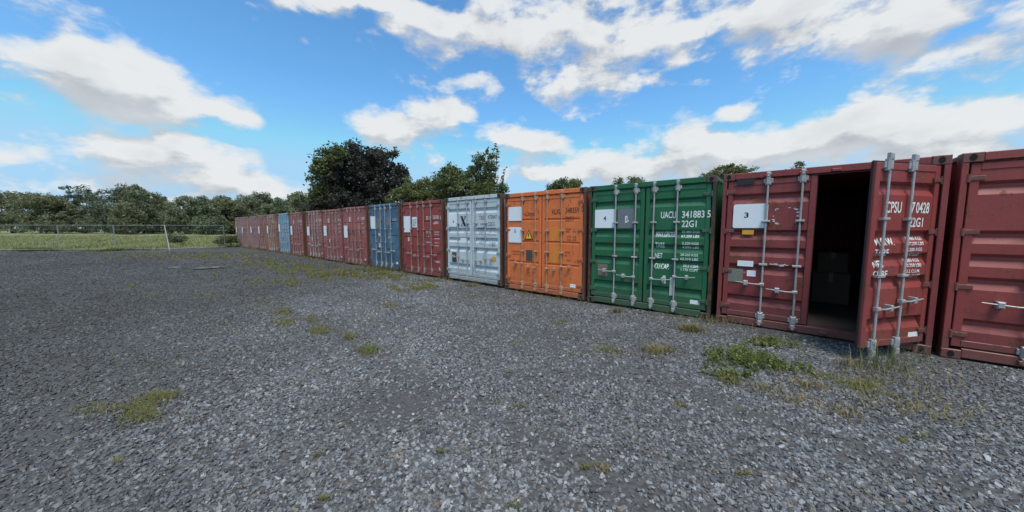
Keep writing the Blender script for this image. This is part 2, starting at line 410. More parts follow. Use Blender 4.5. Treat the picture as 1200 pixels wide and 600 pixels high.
P['post_dark'] = paint('paint_post_dark', (.035,.032,.028), .8, .3, (.09,.05,.035))
P['mauve_a'] = paint('paint_mauve_a', (.33,.155,.145), .4, .6, (.40,.27,.25))
P['mauve_b'] = paint('paint_mauve_b', (.31,.145,.15), .4, .6, (.40,.27,.26))

# ------------------------------------------------------------------ ground, yard
def hgt(x, y):
    x = np.asarray(x, float); y = np.asarray(y, float)
    b = .012*np.sin(.9*x+.4*y+1)+.010*np.sin(.5*x-1.1*y)+.008*np.sin(2.1*x+1.7*y+2)
    return b

gm = MB(); S = 1500
gm.add([(-S,-S,-.06),(S,-S,-.06),(S,S,-.06),(-S,S,-.06)], [(0,1,2,3)])
gr = link('meadow', gm.mesh('meadow', M['meadow'])); gr['kind'] = 'structure'

# the gravel yard: a fine grid cut to an irregular outline where the meadow begins
def yard_edge(x):      # far limit (y) of the gravel for a given x
    if x < -27.5: return 24.3 + .05*(x+27.5)
    if x < -24: return 24.3 + (x+27.5)*1.9
    return 42 if x > -21 else 31 + (x+24)*3.6
ym = MB(); nx, ny = 330, 220
xs = np.linspace(-60, 45, nx); 
vs = []; fs = []
for j in range(ny):
    for i in range(nx):
        t = (j/(ny-1)); x = xs[i]
        y = -25 + (yard_edge(x) + .9*math.sin(x*1.3)+.5*math.sin(x*3.1+1) + 25)*t
        vs.append((x, y, float(hgt(x, y)) - .035*(t > .999)))
for j in range(ny-1):
    for i in range(nx-1):
        a = j*nx+i; fs.append((a, a+1, a+nx+1, a+nx))
ym.add(vs, fs)
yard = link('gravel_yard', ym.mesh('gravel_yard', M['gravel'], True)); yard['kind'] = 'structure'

# row geometry
A = 0.69935; B0 = Vector((3.629, 5.791, 0))
DL = Vector((-math.cos(A), math.sin(A), 0)); DN = Vector((math.sin(A), math.cos(A), 0))   # along the row to the left / into the containers
BND = [0.0, 2.54, 5.04, 7.67, 10.24, 12.79, 15.29, 17.88, 20.40, 23.02, 25.53, 27.93, 30.6, 33.15, 35.7, 38.2]

# trodden, compacted patches and old wheel lines where fines show between fewer stones
FINES = [(340,326,80,7,.8),(200,335,110,16,.7),(150,400,60,26,.6),(230,440,70,18,.45),(470,472,90,26,.75),(610,392,110,11,.7),(330,520,80,30,.5),(800,545,110,26,.4),(680,440,70,12,.5),(300,310,60,4,.5),(420,350,60,6,.4),(880,480,90,20,.3),(560,345,60,5,.6),(700,372,70,5,.5)]
FG = []
for px, py, hw, hh, am in FINES:
    c = pix_ground(px, py); FG.append((c.x, c.y, abs(pix_ground(px+hw, py).x-c.x), abs(pix_ground(px, py-hh).y-pix_ground(px, py+hh).y)/2, am))
def fines(x, y):
    x = np.asarray(x, float); y = np.asarray(y, float); f = np.zeros_like(x)
    for cx, cy, a_, b_, am in FG: f = np.maximum(f, am*np.exp(-((x-cx)/a_)**2-((y-cy)/b_)**2))
    rel = -((x-B0.x)*DN.x + (y-B0.y)*DN.y)
    wob = .25*np.sin(.35*(x*DL.x+y*DL.y))+.1*np.sin(1.1*x)
    for d0 in (3.2, 4.9, 7.6): f = np.maximum(f, .62*np.exp(-((rel+wob-d0)/.24)**2))
    edge = .9*np.exp(-(rel/.35)**2)
    f = np.maximum(f, edge)
    return np.clip(f*(1+.35*np.sin(3.1*x+1.7*y)*np.sin(2.3*y-1.1*x)), 0, 1)
at = yard.data.attributes.new('fines', 'FLOAT', 'POINT')
co = np.zeros(len(yard.data.vertices)*3, np.float32); yard.data.vertices.foreach_get('co', co); co = co.reshape(-1,3)
at.data.foreach_set('value', fines(co[:,0], co[:,1]).astype(np.float32))

# loose stones of the gravel, near part as real pieces
def in_yard(x, y):
    rel = (x-B0.x)*DN.x + (y-B0.y)*DN.y
    return rel < -.02
PUDDLES = [(243, 314.4, 14, 1.7), (204, 314.6, 5, 1.0)]
PUD = []
for px, py, hw, hh in PUDDLES:
    c = pix_ground(px, py); a = abs(pix_ground(px+hw, py).x-c.x); b = abs(pix_ground(px, py-hh).y-c.y)
    PUD.append((c, a, b))
pts = []
def scatter(y0, y1, dens):
    n = int((y1-y0)*(2*(1.62*y1+2.0))*dens)
    y = rng.uniform(y0, y1, n); x = rng.uniform(-1, 1, n)*(1.62*y1+2.0)
    k = (np.abs(x) < 1.62*y+2.0) & in_yard(x, y)
    for c, a, b in PUD: k &= (((x-c.x)/a)**2+((y-c.y-.08)/(b*1.25))**2 > 1.0)
    k &= rng.random(n) > fines(x, y)*.93
    pts.append(np.c_[x[k], y[k]])
scatter(.9, 3.5, 2500); scatter(3.5, 7, 1750); scatter(7, 11, 900); scatter(11, 16, 430); scatter(16, 23, 160)
pts = np.concatenate(pts)
print('stones', len(pts))
me = bpy.data.meshes.new('gravel_stones'); me.vertices.add(len(pts))
z = hgt(pts[:,0], pts[:,1]) + rng.uniform(-.004, .010, len(pts))
me.vertices.foreach_set('co', np.c_[pts, z].astype(np.float32).ravel()); me.update()
stones = link('gravel_stones', me); stones['kind'] = 'stuff'
tag(stones, 'loose blue grey crushed stone covering the yard in front of the containers', 'gravel')
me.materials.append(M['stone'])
ng = bpy.data.node_groups.new('stones', 'GeometryNodeTree')
ng.interface.new_socket('Geometry', in_out='INPUT', socket_type='NodeSocketGeometry')
ng.interface.new_socket('Geometry', in_out='OUTPUT', socket_type='NodeSocketGeometry')
G = NT(ng); a = G.n('NodeGroupInput'); b = G.n('NodeGroupOutput')
jn = G.n('GeometryNodeJoinGeometry')
for k in range(7):
    ico = G.n('GeometryNodeMeshIcoSphere', {'Radius': 1.0, 'Subdivisions': 1 if k < 5 else 2})
    pn = G.n('GeometryNodeInputPosition')
    sh = G.vmath('ADD', pn.outputs[0], (k*7.3, k*3.1, 1.7*k))
    nz = G.n('ShaderNodeTexNoise', {'Vector': sh, 'Scale': .95, 'Detail': 1.0})
    offv = G.vmath('MULTIPLY', G.vmath('SUBTRACT', nz.outputs[1], (.5,.5,.5)), (2.4, 2.4, 2.4))
    sp = G.n('GeometryNodeSetPosition', {'Geometry': ico.outputs['Mesh'], 'Offset': offv})
    smt = G.n('GeometryNodeSetMaterial', {'Geometry': sp.outputs[0], 'Material': M['stone']})
    g2 = G.n('GeometryNodeGeometryToInstance', {0: smt.outputs[0]})
    ng.links.new(g2.outputs[0], jn.inputs[0])
def rv(dt, lo, hi, seed):
    nd = G.n('FunctionNodeRandomValue', data_type=dt); i = {'FLOAT': (2, 3), 'FLOAT_VECTOR': (0, 1), 'INT': (4, 5)}[dt]
    nd.inputs[i[0]].default_value = lo; nd.inputs[i[1]].default_value = hi; nd.inputs['Seed'].default_value = seed
    return nd.outputs[{'FLOAT_VECTOR': 0, 'FLOAT': 1, 'INT': 2}[dt]]
sz = G.math('MULTIPLY_ADD', G.math('POWER', rv('FLOAT', 0, 1, 5), 3.2), .014, .0086)
posn = G.n('GeometryNodeInputPosition'); dep = G.n('ShaderNodeSeparateXYZ', {0: posn.outputs[0]}).outputs[1]
grow = G.math('MULTIPLY_ADD', G.math('MAXIMUM', G.math('SUBTRACT', dep, 6.0), 0.0), .055, 1.0)
sc3 = G.vmath('SCALE', rv('FLOAT_VECTOR', (.8,.7,.5), (1.3,1.05,.85), 9)); 
sn = sc3.node; ng.links.new(G.math('MULTIPLY', sz, grow), sn.inputs['Scale'])
rot = rv('FLOAT_VECTOR', (-.8,-.8,0), (.8,.8,6.283), 3)
inst = G.n('GeometryNodeInstanceOnPoints', {'Points': a.outputs[0], 'Instance': jn.outputs[0], 'Pick Instance': True,
           'Instance Index': rv('INT', 0, 6, 2), 'Rotation': rot, 'Scale': sc3})
ng.links.new(inst.outputs[0], b.inputs[0])
md = stones.modifiers.new('stones', 'NODES'); md.node_group = ng

# puddles
m, h, p, o = mat('puddle_water'); p.inputs['Base Color'].default_value = (.035,.036,.034,1); p.inputs['Roughness'].default_value = .07
M['water'] = m
for i, (c, a, b) in enumerate(PUD):
    mb = MB(); n = 28
    vs = [(a*(1+.18*math.sin(3*t+i))*math.cos(t), b*(1+.2*math.sin(2*t+1+i))*math.sin(t), 0) for t in np.linspace(0, 2*math.pi, n, endpoint=False)]
    mb.add(vs, [tuple(range(n))])
    o = link('puddle', mb.mesh('puddle', M['water']), loc=(c.x, c.y, float(hgt(c.x+np.linspace(-a,a,9), np.full(9, c.y)).max())+.034)); o['kind'] = 'structure'

# ------------------------------------------------------------------ containers
CW, CH, CD = 2.438, 2.591, 6.058
HX = .076; DW = 1.129; DZ0, DZ1 = .158, 2.462
REC_A = [2.23, 1.63, 1.345, 1.055, .52]; REC_B = [1.88, 1.32, .77]
_cache = {}
def cached(key, fn):
    if key not in _cache: _cache[key] = fn()
    return _cache[key]

def door_mesh(kind, side, pm):
    """door leaf, local x from hinge (0) towards the free edge (side=+1 to the right), y into the container, z from container base"""
    def b():
        mb = MB(); rim = .075
        def X(x0, x1): return (x0, x1) if side > 0 else (-x1, -x0)
        def bx(x0, x1, *r): a_, b_ = X(x0, x1); mb.bevbox(a_, b_, *r, .006)
        bx(0, rim, 0, .05, DZ0, DZ1); bx(DW-rim, DW, 0, .05, DZ0, DZ1)
        bx(rim, DW-rim, .002, .05, DZ1-.085, DZ1); bx(rim, DW-rim, .002, .05, DZ0, DZ0+.085)
        yp = .010; prof = [(DZ1-.085, yp)]
        if kind == 'A':
            for zt in REC_A: prof += [(zt+.01, yp), (zt-.030, yp+.038), (zt-.080, yp+.038), (zt-.155, yp)]
        else:
            for zt in REC_B: prof += [(zt+.03, yp), (zt+.012, yp+.022), (zt-.012, yp+.022), (zt-.03, yp)]
        prof.append((DZ0+.085, yp))
        x0, x1 = X(rim-.004, DW-rim+.004)
        vs = []
        for z_, y_ in prof: vs += [(x0, y_, z_), (x1, y_, z_)]
        n = len(prof)
        mb.add(vs, [(2*i, 2*i+2, 2*i+3, 2*i+1) for i in range(n-1)])
        # inner skin
        mb.add([(x0,.049,DZ0+.08),(x1,.049,DZ0+.08),(x1,.049,DZ1-.08),(x0,.049,DZ1-.08)], [(0,1,2,3)])
        me_ = mb.mesh('door', pm); me_['kind'] = kind; return me_
    return cached(('door', kind, side, pm.name), b)

def bar_mesh(pm, big):
    def b():
        mb = MB()
        mb.tube([(0,-.028,.07),(0,-.028,2.545)], .0145, 10)
        # keeper cams and bearing brackets
        for z_ in (.20, 2.43):
            mb.bevbox(-.038, .038, -.050, .004, z_-.07, z_+.07, .02)
            mb.bevbox(-.062, .062, -.018, .004, z_-.035, z_+.035, .006)
        for z_, s_ in ((.09, -1), (2.525, 1)):
            mb.bevbox(-.030, .030, -.055, -.008, z_-.045, z_+.045, .014)
        for z_ in (1.07, 1.78 if big else 1.6):
            mb.bevbox(-.055, .055, -.052, .004, z_-.016, z_+.016, .006)
        return mb.mesh('locking_bar', pm)
    return cached(('bar', pm.name, big), b)

def handle_mesh(pm, dirn):
    def b():
        mb = MB()
        mb.tube([(0,-.05,0),(.10*dirn,-.062,-.004),(.24*dirn,-.058,.006),(.36*dirn,-.05,.016)], [.013,.011,.010,.008], 6)
        mb.bevbox(-.032, .032, -.062, -.01, -.024, .024, .010)
        mb.bevbox(min(.19*dirn,.25*dirn), max(.19*dirn,.235*dirn), -.070, .010, -.036, .042, .010)
        return mb.mesh('handle', pm)
    return cached(('handle', pm.name, dirn), b)

def hinge_mesh(pm, side):
    def b():
        mb = MB()
        mb.tube([(-.012*side,-.012,-.05),(-.012*side,-.012,.05)], .017, 8)
        x0, x1 = sorted((-.012*side, .12*side)); mb.bevbox(x0, x1, -.012, .003, -.028, .028, .004)
        return mb.mesh('hinge', pm)
    return cached(('hinge', pm.name, side), b)

def casting_mesh(pm):
    def b():
        mb = MB(); mb.bevbox(0, .162, 0, .178, 0, .118, .008); return mb.mesh('corner_casting', pm)
    return cached(('cast', pm.name), b)
def hole_shade_mesh():
    def b():
        mb = MB(); n = 14
        vs = [(.081+.030*math.cos(t), -.0025, .059+.042*math.sin(t)) for t in np.linspace(0, 2*math.pi, n, endpoint=False)]  # flat black oval on the solid casting, painting the shade inside its opening
        mb.add(vs, [tuple(range(n))]); return mb.mesh('casting_hole_shade', M['hole_shade'])
    return cached('hole_shade', b)

def side_mesh(pm):
    def b():
        mb = MB(); prof = [(.115, 0)]; y = .14; i = 0
        while y < CD-.14:
            prof += [(y, 0), (y+.07, 0), (y+.14, .036), (y+.21, .036)]; y += .28
        prof.append((CD-.12, 0))
        vs = []
        for yy, xx in prof: vs += [(xx, yy, .12), (xx, yy, CH-.06)]
        mb.add(vs, [(2*k, 2*k+1, 2*k+3, 2*k+2) for k in range(len(prof)-1)])
        mb.box(-.004, .055, .178, CD-.178, CH-.065, CH-.008); mb.box(-.004, .06, .178, CD-.178, .02, .125)
        return mb.mesh('side_wall', pm)
    return cached(('side', pm.name), b)
def roof_mesh(pm):
    def b():
        mb = MB(); vs = []; prof = []; y = .12
        while y < CD-.12:
            prof += [(y, 0), (y+.09, 0), (y+.105, .018), (y+.19, .018), (y+.205, 0)]; y += .209
        prof = [(.10, 0)] + prof + [(CD-.025, 0)]
        for yy, zz in prof: vs += [(.04, yy, CH-.035+zz), (CW-.04, yy, CH-.035+zz)]
        mb.add(vs, [(2*k, 2*k+1, 2*k+3, 2*k+2) for k in range(len(prof)-1)])
        return mb.mesh('roof', pm)
    return cached(('roof', pm.name), b)

def container(i, name_label, pm, kind, barm, frame=None, group=None, left=None, open_deg=0, detail=True, dy=0, post=None):
    fm = frame or pm; qm = post or fm
    along = left if left is not None else (BND[i-1]+BND[i])/2 + CW/2 if i > 0 else -1.265 + CW/2
    loc = B0 + DL*along + DN*dy
    c = thing('shipping_container', name_label, 'container', (loc.x, loc.y, .015 + (((i*53) % 7)*.006 if i > 2 else 0)), -A + (((i*29) % 9-4)*.0016 if i > 2 else 0), group)
    # frame
    def pm_(fn, key): return cached((key, fm.name, qm.name), fn)
    def posts():
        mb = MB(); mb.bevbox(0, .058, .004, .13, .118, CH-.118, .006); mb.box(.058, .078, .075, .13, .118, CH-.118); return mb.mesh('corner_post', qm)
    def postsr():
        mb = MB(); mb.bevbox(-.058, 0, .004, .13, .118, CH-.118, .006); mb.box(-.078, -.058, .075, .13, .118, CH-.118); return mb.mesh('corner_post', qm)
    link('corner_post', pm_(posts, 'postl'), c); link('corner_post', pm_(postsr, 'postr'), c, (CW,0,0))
    def post_rear():
        mb = MB(); mb.box(0, .12, CD-.13, CD, .118, CH-.118); return mb.mesh('corner_post', qm)
    link('corner_post', pm_(post_rear, 'postb'), c); link('corner_post', pm_(post_rear, 'postb'), c, (CW-.12,0,0))
    for cx, hx in ((0, 0), (CW-.162, 0)):
        for cz in (0, CH-.118):
            k_ = link('corner_casting', casting_mesh(qm), c, (cx, 0, cz)); link('casting_hole_shade', hole_shade_mesh(), k_)
            link('corner_casting', casting_mesh(qm), c, (cx, CD-.178, cz))
    def header():
        mb = MB(); mb.bevbox(.162, CW-.162, .006, .11, DZ1+.024, CH-.004, .008); mb.box(.058, CW-.058, .05, .12, DZ1+.008, CH-.1)
        for x_ in (.62, 1.04, 1.40, 1.82): mb.bevbox(x_-.05, x_+.05, -.03, .006, DZ1+.03, DZ1+.075, .008)
        return mb.mesh('header', fm)
    def sill():
        mb = MB(); mb.bevbox(.162, CW-.162, .006, .15, .022, .142, .008)
        for x_ in (.62, 1.04, 1.40, 1.82): mb.bevbox(x_-.05, x_+.05, -.03, .006, .05, .10, .008)
        return mb.mesh('sill', fm)
    link('header', pm_(header, 'header'), c); link('sill', pm_(sill, 'sill'), c)
    link('side_wall', side_mesh(pm), c, (.012,0,0)); sw = link('side_wall', side_mesh(pm), c, (CW-.012,0,0)); sw.scale.x = -1
    link('roof', roof_mesh(pm), c)
    def rear():
        mb = MB(); mb.box(.12, CW-.12, CD-.05, CD-.02, .05, CH-.022); return mb.mesh('rear_wall', pm)
    link('rear_wall', pm_(rear, 'rear'), c)
    def floor():
        mb = MB()
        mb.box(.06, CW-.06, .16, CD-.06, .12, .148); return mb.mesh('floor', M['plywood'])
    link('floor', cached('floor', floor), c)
    doors = []
    for side in (1, -1):
        hx = HX if side > 0 else CW-HX
        d = link('door', door_mesh(kind, side, pm), c, (hx, .022, 0))
        if side < 0 and open_deg: d.rotation_euler = (0, 0, R(open_deg))
        for bx_ in (.62-HX, 1.04-HX):
            link('locking_bar', bar_mesh(barm, kind == 'A'), d, (side*bx_, 0, 0))
            if detail: link('handle', handle_mesh(barm, -side), d, (side*bx_, 0, (.74 if bx_ < .8 else .66)))
        if detail:
            for hz in (.32, .93, 1.62, 2.28): link('hinge', hinge_mesh(fm, side), d, (0, 0, hz))
        # rubber gasket round the leaf
        def gas():
            mb = MB()
            s_ = side
            def bb(x0, x1, *r): a_, b_ = sorted((s_*x0, s_*x1)); mb.box(a_, b_, *r)
            bb(-.010, 0, .034, .05, DZ0-.010, DZ1+.014); bb(DW, DW+.012, .034, .05, DZ0-.010, DZ1+.014)
            bb(0, DW, .034, .05, DZ1, DZ1+.024); bb(0, DW, .034, .05, DZ0-.014, DZ0)
            return mb.mesh('gasket', M['rubber'])
        link('gasket', cached(('gas', side), gas), d)
        doors.append(d)
    return c, doors

def plate(door, side, name, x0, x1, z0, z1, m_, y=-.006, lab=None, thick=.004, rnd=0.0):
    """flat sign; x measured from the container's left edge, converted to the door's hinge frame"""
    hx = HX if side > 0 else CW-HX
    mb = MB()
    if rnd:
        n = 5; vs = []
        for (cx, cz, a0) in ((x1-rnd, z1-rnd, 0), (x0+rnd, z1-rnd, 90), (x0+rnd, z0+rnd, 180), (x1-rnd, z0+rnd, 270)):
            for k in range(n):
                t = R(a0+90*k/(n-1)); vs.append((cx+rnd*math.cos(t)-hx, y, cz+rnd*math.sin(t)))
        N = len(vs)
        mb.add(vs + [(a_, y+thick, b_) for a_, _, b_ in vs], [tuple(range(N))[::-1]] + [(k, (k+1) % N, (k+1) % N+N, k+N) for k in range(N)])
    else:
        mb.box(x0-hx, x1-hx, y, y+thick, z0, z1)
    o = link(name, mb.mesh(name, m_), door)
    if lab: o['label'] = lab
    return o

def profile(kind):
    yp = .010; prof = []
    if kind == 'A':
        for zt in REC_A: prof += [(zt+.01, yp), (zt-.030, yp+.038), (zt-.080, yp+.038), (zt-.155, yp)]
    else:
        for zt in REC_B: prof += [(zt+.03, yp), (zt+.012, yp+.022), (zt-.012, yp+.022), (zt-.03, yp)]
    return prof
def follow(me_, kind, lift=.003):
    # cut the print along the folds of the panel and lay it on the metal
    bm = bmesh.new(); bm.from_mesh(me_); pf = profile(kind)
    zs = [v.co.z for v in bm.verts]
    if not zs: bm.free(); return
    for z_, _ in pf:
        if min(zs) < z_ < max(zs):
            bmesh.ops.bisect_plane(bm, geom=bm.verts[:]+bm.edges[:]+bm.faces[:], plane_co=(0,0,z_), plane_no=(0,0,1))
    P_ = sorted(pf); zz = [a_ for a_, _ in P_]; yy_ = [b_ for _, b_ in P_]
    for v in bm.verts:
        on_rim = abs(v.co.x) < .078 or abs(v.co.x) > DW-.078
        v.co.y = (-.003 if on_rim else float(np.interp(v.co.z, zz, yy_)) - lift)
    bm.to_mesh(me_); bm.free()

def lettering(door, side, lines, m_, name='lettering', y=.004):
    hx = HX if side > 0 else CW-HX
    for s, x, z_, hgt_, wd in lines:
        mb = MB(); put_text(mb, s, x-hx, z_, hgt_, y, wd, .015)
        me_ = mb.mesh(name, m_)
        if y > 0: follow(me_, 'A' if door.data.name.startswith('door') and door.data['kind'] == 'A' else 'B')
        o = link(name, me_, door)
    return o

def smudge(door, side, rects, m_, name='lettering', y=.004, seed=0):
    """rows of small strokes: stencilled figures too worn or far to read"""
    rr = random.Random(seed); hx = HX if side > 0 else CW-HX; mb = MB()
    for x0, x1, z0, z1, n in rects:
        wv = (x1-x0)/n
        for k in range(n):
            if rr.random() < .12: continue
            a_ = x0+k*wv-hx; q = wv*.62; t_ = q*.34; hgt_ = z1-z0
            # broken stencil strokes
            segs = [(0,t_,0,1),(q-t_,q,0,1),(0,q,0,.2),(0,q,.8,1),(0,q,.42,.58)]; rr.shuffle(segs)
            for (u0,u1,w0,w1) in segs[:rr.choice((3,3,4))]:
                yy = y - .0002*rr.random()
                mb.add([(a_+u0,yy,z0+w0*hgt_),(a_+u1,yy,z0+w0*hgt_),(a_+u1,yy,z0+w1*hgt_),(a_+u0,yy,z0+w1*hgt_)], [(0,1,2,3)])
    me_ = mb.mesh(name, m_)
    if y > .0035: follow(me_, door.data['kind'])
    return link(name, me_, door)

GRP = 'shipping containers in one row'
# --- dark red container with the right door ajar
c0, (dl, dr) = container(0, 'dark red container number 3 with its right door ajar, nearest in the row', P['wine'], 'A', M['steel'], group=GRP, open_deg=0)
OPEN_DOOR = dr
s = plate(dl, 1, 'number_sign', .17, .64, 1.67, 2.07, M['white'], rnd=.03)
lettering(dl, 1, [('3', .325, 1.845, .085, .062)], M['ink'], 'sign_digit', y=-.008)
plate(dl, 1, 'sticker', .31, .47, 1.56, 1.635, M['sticker_yellow'], y=-.001, lab='orange yellow sticker below the number sign')
plate(dl, 1, 'sticker', .27, .49, 1.02, 1.115, M['white'], y=-.001)
plate(dl, 1, 'sticker', .41, .53, .855, .955, M['white'], y=.004)
plate(dl, 1, 'data_plate', .145, .355, .74, .97, M['plate'], y=.002)
plate(dl, 1, 'vent_patch', .20, .44, 2.395, 2.525, M['black_patch'], y=-.012, lab='black painted patch at the top corner')
rr = random.Random(5)
mb = MB()
for k in range(26):   # glue ghosts of a removed placard
    t = k/26*2*math.pi; x_ = .86+.15*math.copysign(abs(math.cos(t))**.6, math.cos(t)); z_ = 1.86+.13*math.copysign(abs(math.sin(t))**.6, math.sin(t))
    if rr.random() < .45: continue
    w_, h_ = rr.uniform(.008,.03), rr.uniform(.006,.02)
    mb.add([(x_-w_-HX,.006,z_-h_*.4),(x_+w_*.5-HX,.006,z_-h_),(x_+w_-HX,.006,z_+h_*.3),(x_-w_*.2-HX,.006,z_+h_)], [(0,1,2,3)])
link('glue_marks', mb.mesh('glue_marks', M['dirty_white']), dl)['kind'] = 'stuff'
mb = MB()
for k in range(9):
    x_ = .72+.025*k; z_ = 1.075+rr.uniform(-.01,.012); w_ = rr.uniform(.012,.022); h_ = rr.uniform(.006,.022)
    mb.add([(x_-w_-HX,.006,z_-h_),(x_+w_-HX,.006,z_-h_*.6),(x_+w_*.7-HX,.006,z_+h_),(x_-w_-HX,.006,z_+h_*.4)], [(0,1,2,3)])
link('torn_sticker', mb.mesh('torn_sticker', M['dirty_white']), dl)
for ch in (dr,): ch.data = door_mesh('A', -1, P['wine_open'])
lettering(dr, -1, [('CPSU', 1.46, 1.86, .135, .27), ('7', 1.90, 1.86, .135, .07), ('0428', 1.99, 1.86, .135, .24), ('22G1', 1.89, 1.685, .115, .25),
    ('M.G.W.', 1.345, 1.455, .09, .33), ('TARE', 1.345, 1.32, .085, .24), ('NET', 1.345, 1.175, .085, .19), ('CUBE', 1.345, 1.05, .085, .25),
    ('30.480 KGS', 1.90, 1.515, .042, .30), ('67.200 LBS', 1.90, 1.45, .042, .30), ('2.200 KGS', 1.90, 1.375, .042, .28), ('4.850 LBS', 1.90, 1.31, .042, .28),
    ('28.280 KGS', 1.90, 1.235, .042, .30), ('62.350 LBS', 1.90, 1.17, .042, .30), ('33.2 CU.M.', 1.90, 1.095, .042, .28), ('1.170 CU.FT.', 1.90, 1.03, .042, .30)], M['txt_white'])
plate(dr, -1, 'sticker', 2.08, 2.26, .24, .30, M['white'], y=.004)

# solve the opening angle so that the free edge stands where the photograph has it
def proj_px(v):
    c_, s_ = math.cos(PITCH), math.sin(PITCH); q = v - Vector((0, 0, CAMH))
    y_ = q.y*c_ - q.z*s_; z_ = q.y*s_ + q.z*c_
    return 600+F*q.x/y_, 300-F*z_/y_
M0 = Matrix.Translation(c0.location) @ Matrix.Rotation(-A, 4, 'Z')
best = None
for dg in range(0, 100):
    Md = M0 @ Matrix.Translation(dr.location) @ Matrix.Rotation(R(dg), 4, 'Z')
    x_, y_ = proj_px(Md @ Vector((-DW, 0, DZ0)))
    if best is None or abs(x_-1008) < best[0]: best = (abs(x_-1008), dg, x_, y_)
print('door angle', best)
dr.rotation_euler = (0, 0, R(best[1]))

# boxes standing dim in the open container
def carton(x, y, z, sx, sy, sz, lab, rz=0.0):
    mb = MB(); mb.bevbox(-sx/2, sx/2, -sy/2, sy/2, 0, sz, .008)
    q = M0 @ Vector((x, y, z))
    t = thing('storage_box', lab, 'box', q, -A+rz, 'boxes inside the open container')
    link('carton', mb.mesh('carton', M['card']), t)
    tp = MB(); tp.box(-.03, .03, -sy/2-.002, sy/2+.002, sz+.001, sz+.004); tp.box(-.03, .03, -sy/2-.003, -sy/2-.001, sz*.7, sz)
    link('tape', tp.mesh('tape', M['plate']), t)
carton(1.62, 2.6, .150, .55, .5, .62, 'dim larger box on the floor inside the open container')
carton(1.60, 2.6, .775, .45, .42, .40, 'dim smaller box on top of another inside the open container', .15)

# --- green
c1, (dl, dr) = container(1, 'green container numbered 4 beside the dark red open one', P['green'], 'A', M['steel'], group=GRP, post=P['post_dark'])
plate(dl, 1, 'number_sign', .145, .60, 1.67, 2.07, M['white'])
lettering(dl, 1, [('4', .345, 1.83, .10, .06)], M['ink'], 'sign_digit', y=-.008)
plate(dl, 1, 'placard', .66, 1.01, 1.665, 2.07, M['patch_grey'], y=-.001, lab='blue grey plastic placard with a worn white mark')
smudge(dl, 1, [(.82, .90, 1.78, 1.92, 1), (.88,.93,1.80,1.84,1)], M['txt_white'], 'worn_mark', y=-.003, seed=3)
plate(dl, 1, 'sticker', .15, .45, 1.42, 1.50, M['patch_grey'], y=.018)
plate(dl, 1, 'data_plate', .235, .455, .615, .87, M['plate_brown'], y=.002)
lettering(dr, -1, [('UACU', 1.525, 1.86, .125, .27), ('341883', 1.90, 1.86, .125, .37), ('5', 2.315, 1.86, .125, .055), ('22G1', 1.90, 1.69, .12, .25),
    ('MAX.GROSS', 1.44, 1.50, .10, .35), ('TARE', 1.44, 1.285, .10, .17), ('NET', 1.44, 1.08, .10, .14), ('CU.CAP.', 1.44, .87, .10, .27),
    ('30.480 KGS', 1.90, 1.575, .045, .30), ('67.200 LBS', 1.90, 1.495, .045, .30), ('2.220 KGS', 1.92, 1.36, .045, .28), ('4.890 LBS', 1.92, 1.285, .045, .28),
    ('28.260 KGS', 1.90, 1.145, .045, .30), ('62.310 LBS', 1.90, 1.065, .045, .30), ('33.2 CBM', 1.95, .935, .045, .25), ('1.170 CUFT', 1.92, .86, .045, .29)], M['txt_white'])
smudge(dr, -1, [(1.60, 1.69, .58, .74, 1)], M['txt_white'], 'worn_mark', seed=9)
plate(dr, -1, 'sticker', 1.735, 1.795, .36, .72, M['dirty_white'], y=-.001)
plate(dr, -1, 'sticker', 2.10, 2.26, .25, .325, M['white'], y=.004)

# --- orange
c2, (dl, dr) = container(2, 'bright orange container with two white signs and a warning triangle', P['orange'], 'B', M['steel_orange'], group=GRP, post=P['post'])
plate(dl, 1, 'blank_sign', .13, .60, 1.86, 2.23, M['white'], rnd=.02)
plate(dl, 1, 'number_sign', .13, .60, 1.28, 1.69, M['white'])
lettering(dl, 1, [('5', .335, 1.54, .09, .055)], M['ink'], 'sign_digit', y=-.008)
lettering(dl, 1, [('-Lloyd', .65, 1.98, .12, .36)], M['txt_dark'])
def triangle(door, cx, z0, w_, h_):
    hx = HX
    for nm, k, mm, y in (('warning_triangle', 1.0, M['ink'], -.001), ('triangle_face', .74, M['warn_yellow'], -.0045)):
        mb = MB(); zc = z0+h_*.36
        vs = [(cx-hx-w_/2*k, y, zc+(z0-zc)*k), (cx-hx+w_/2*k, y, zc+(z0-zc)*k), (cx-hx, y, zc+(z0+h_-zc)*k)]
        mb.add(vs+[(a_,y+.003,b_) for a_,_,b_ in vs], [(0,1,2),(0,3,4,1),(1,4,5,2),(2,5,3,0)])
        if nm == 'triangle_face':
            bt = [(cx-hx-.012,z0+.17),(cx-hx+.02,z0+.17),(cx-hx+.005,z0+.12),(cx-hx+.022,z0+.12),(cx-hx-.01,z0+.055),(cx-hx-.002,z0+.105),(cx-hx-.022,z0+.105)]
            b2 = MB(); b2.add([(a_, -.006, b_) for a_, b_ in bt], [(0,4,5),(0,5,6),(0,1,2),(2,3,4),(0,2,4)]); bb = link('bolt_symbol', b2.mesh('bolt_symbol', M['ink']), door)
        link(nm, mb.mesh(nm, mm), door)
triangle(dl, .815, 1.37, .27, .26)
plate(dl, 1, 'data_plate', .73, .93, .82, 1.10, M['plate_dark'], y=.002)
smudge(dl, 1, [(.23,.52,1.02,1.06,7),(.23,.52,.95,.985,7)], M['txt_dark'], seed=21)
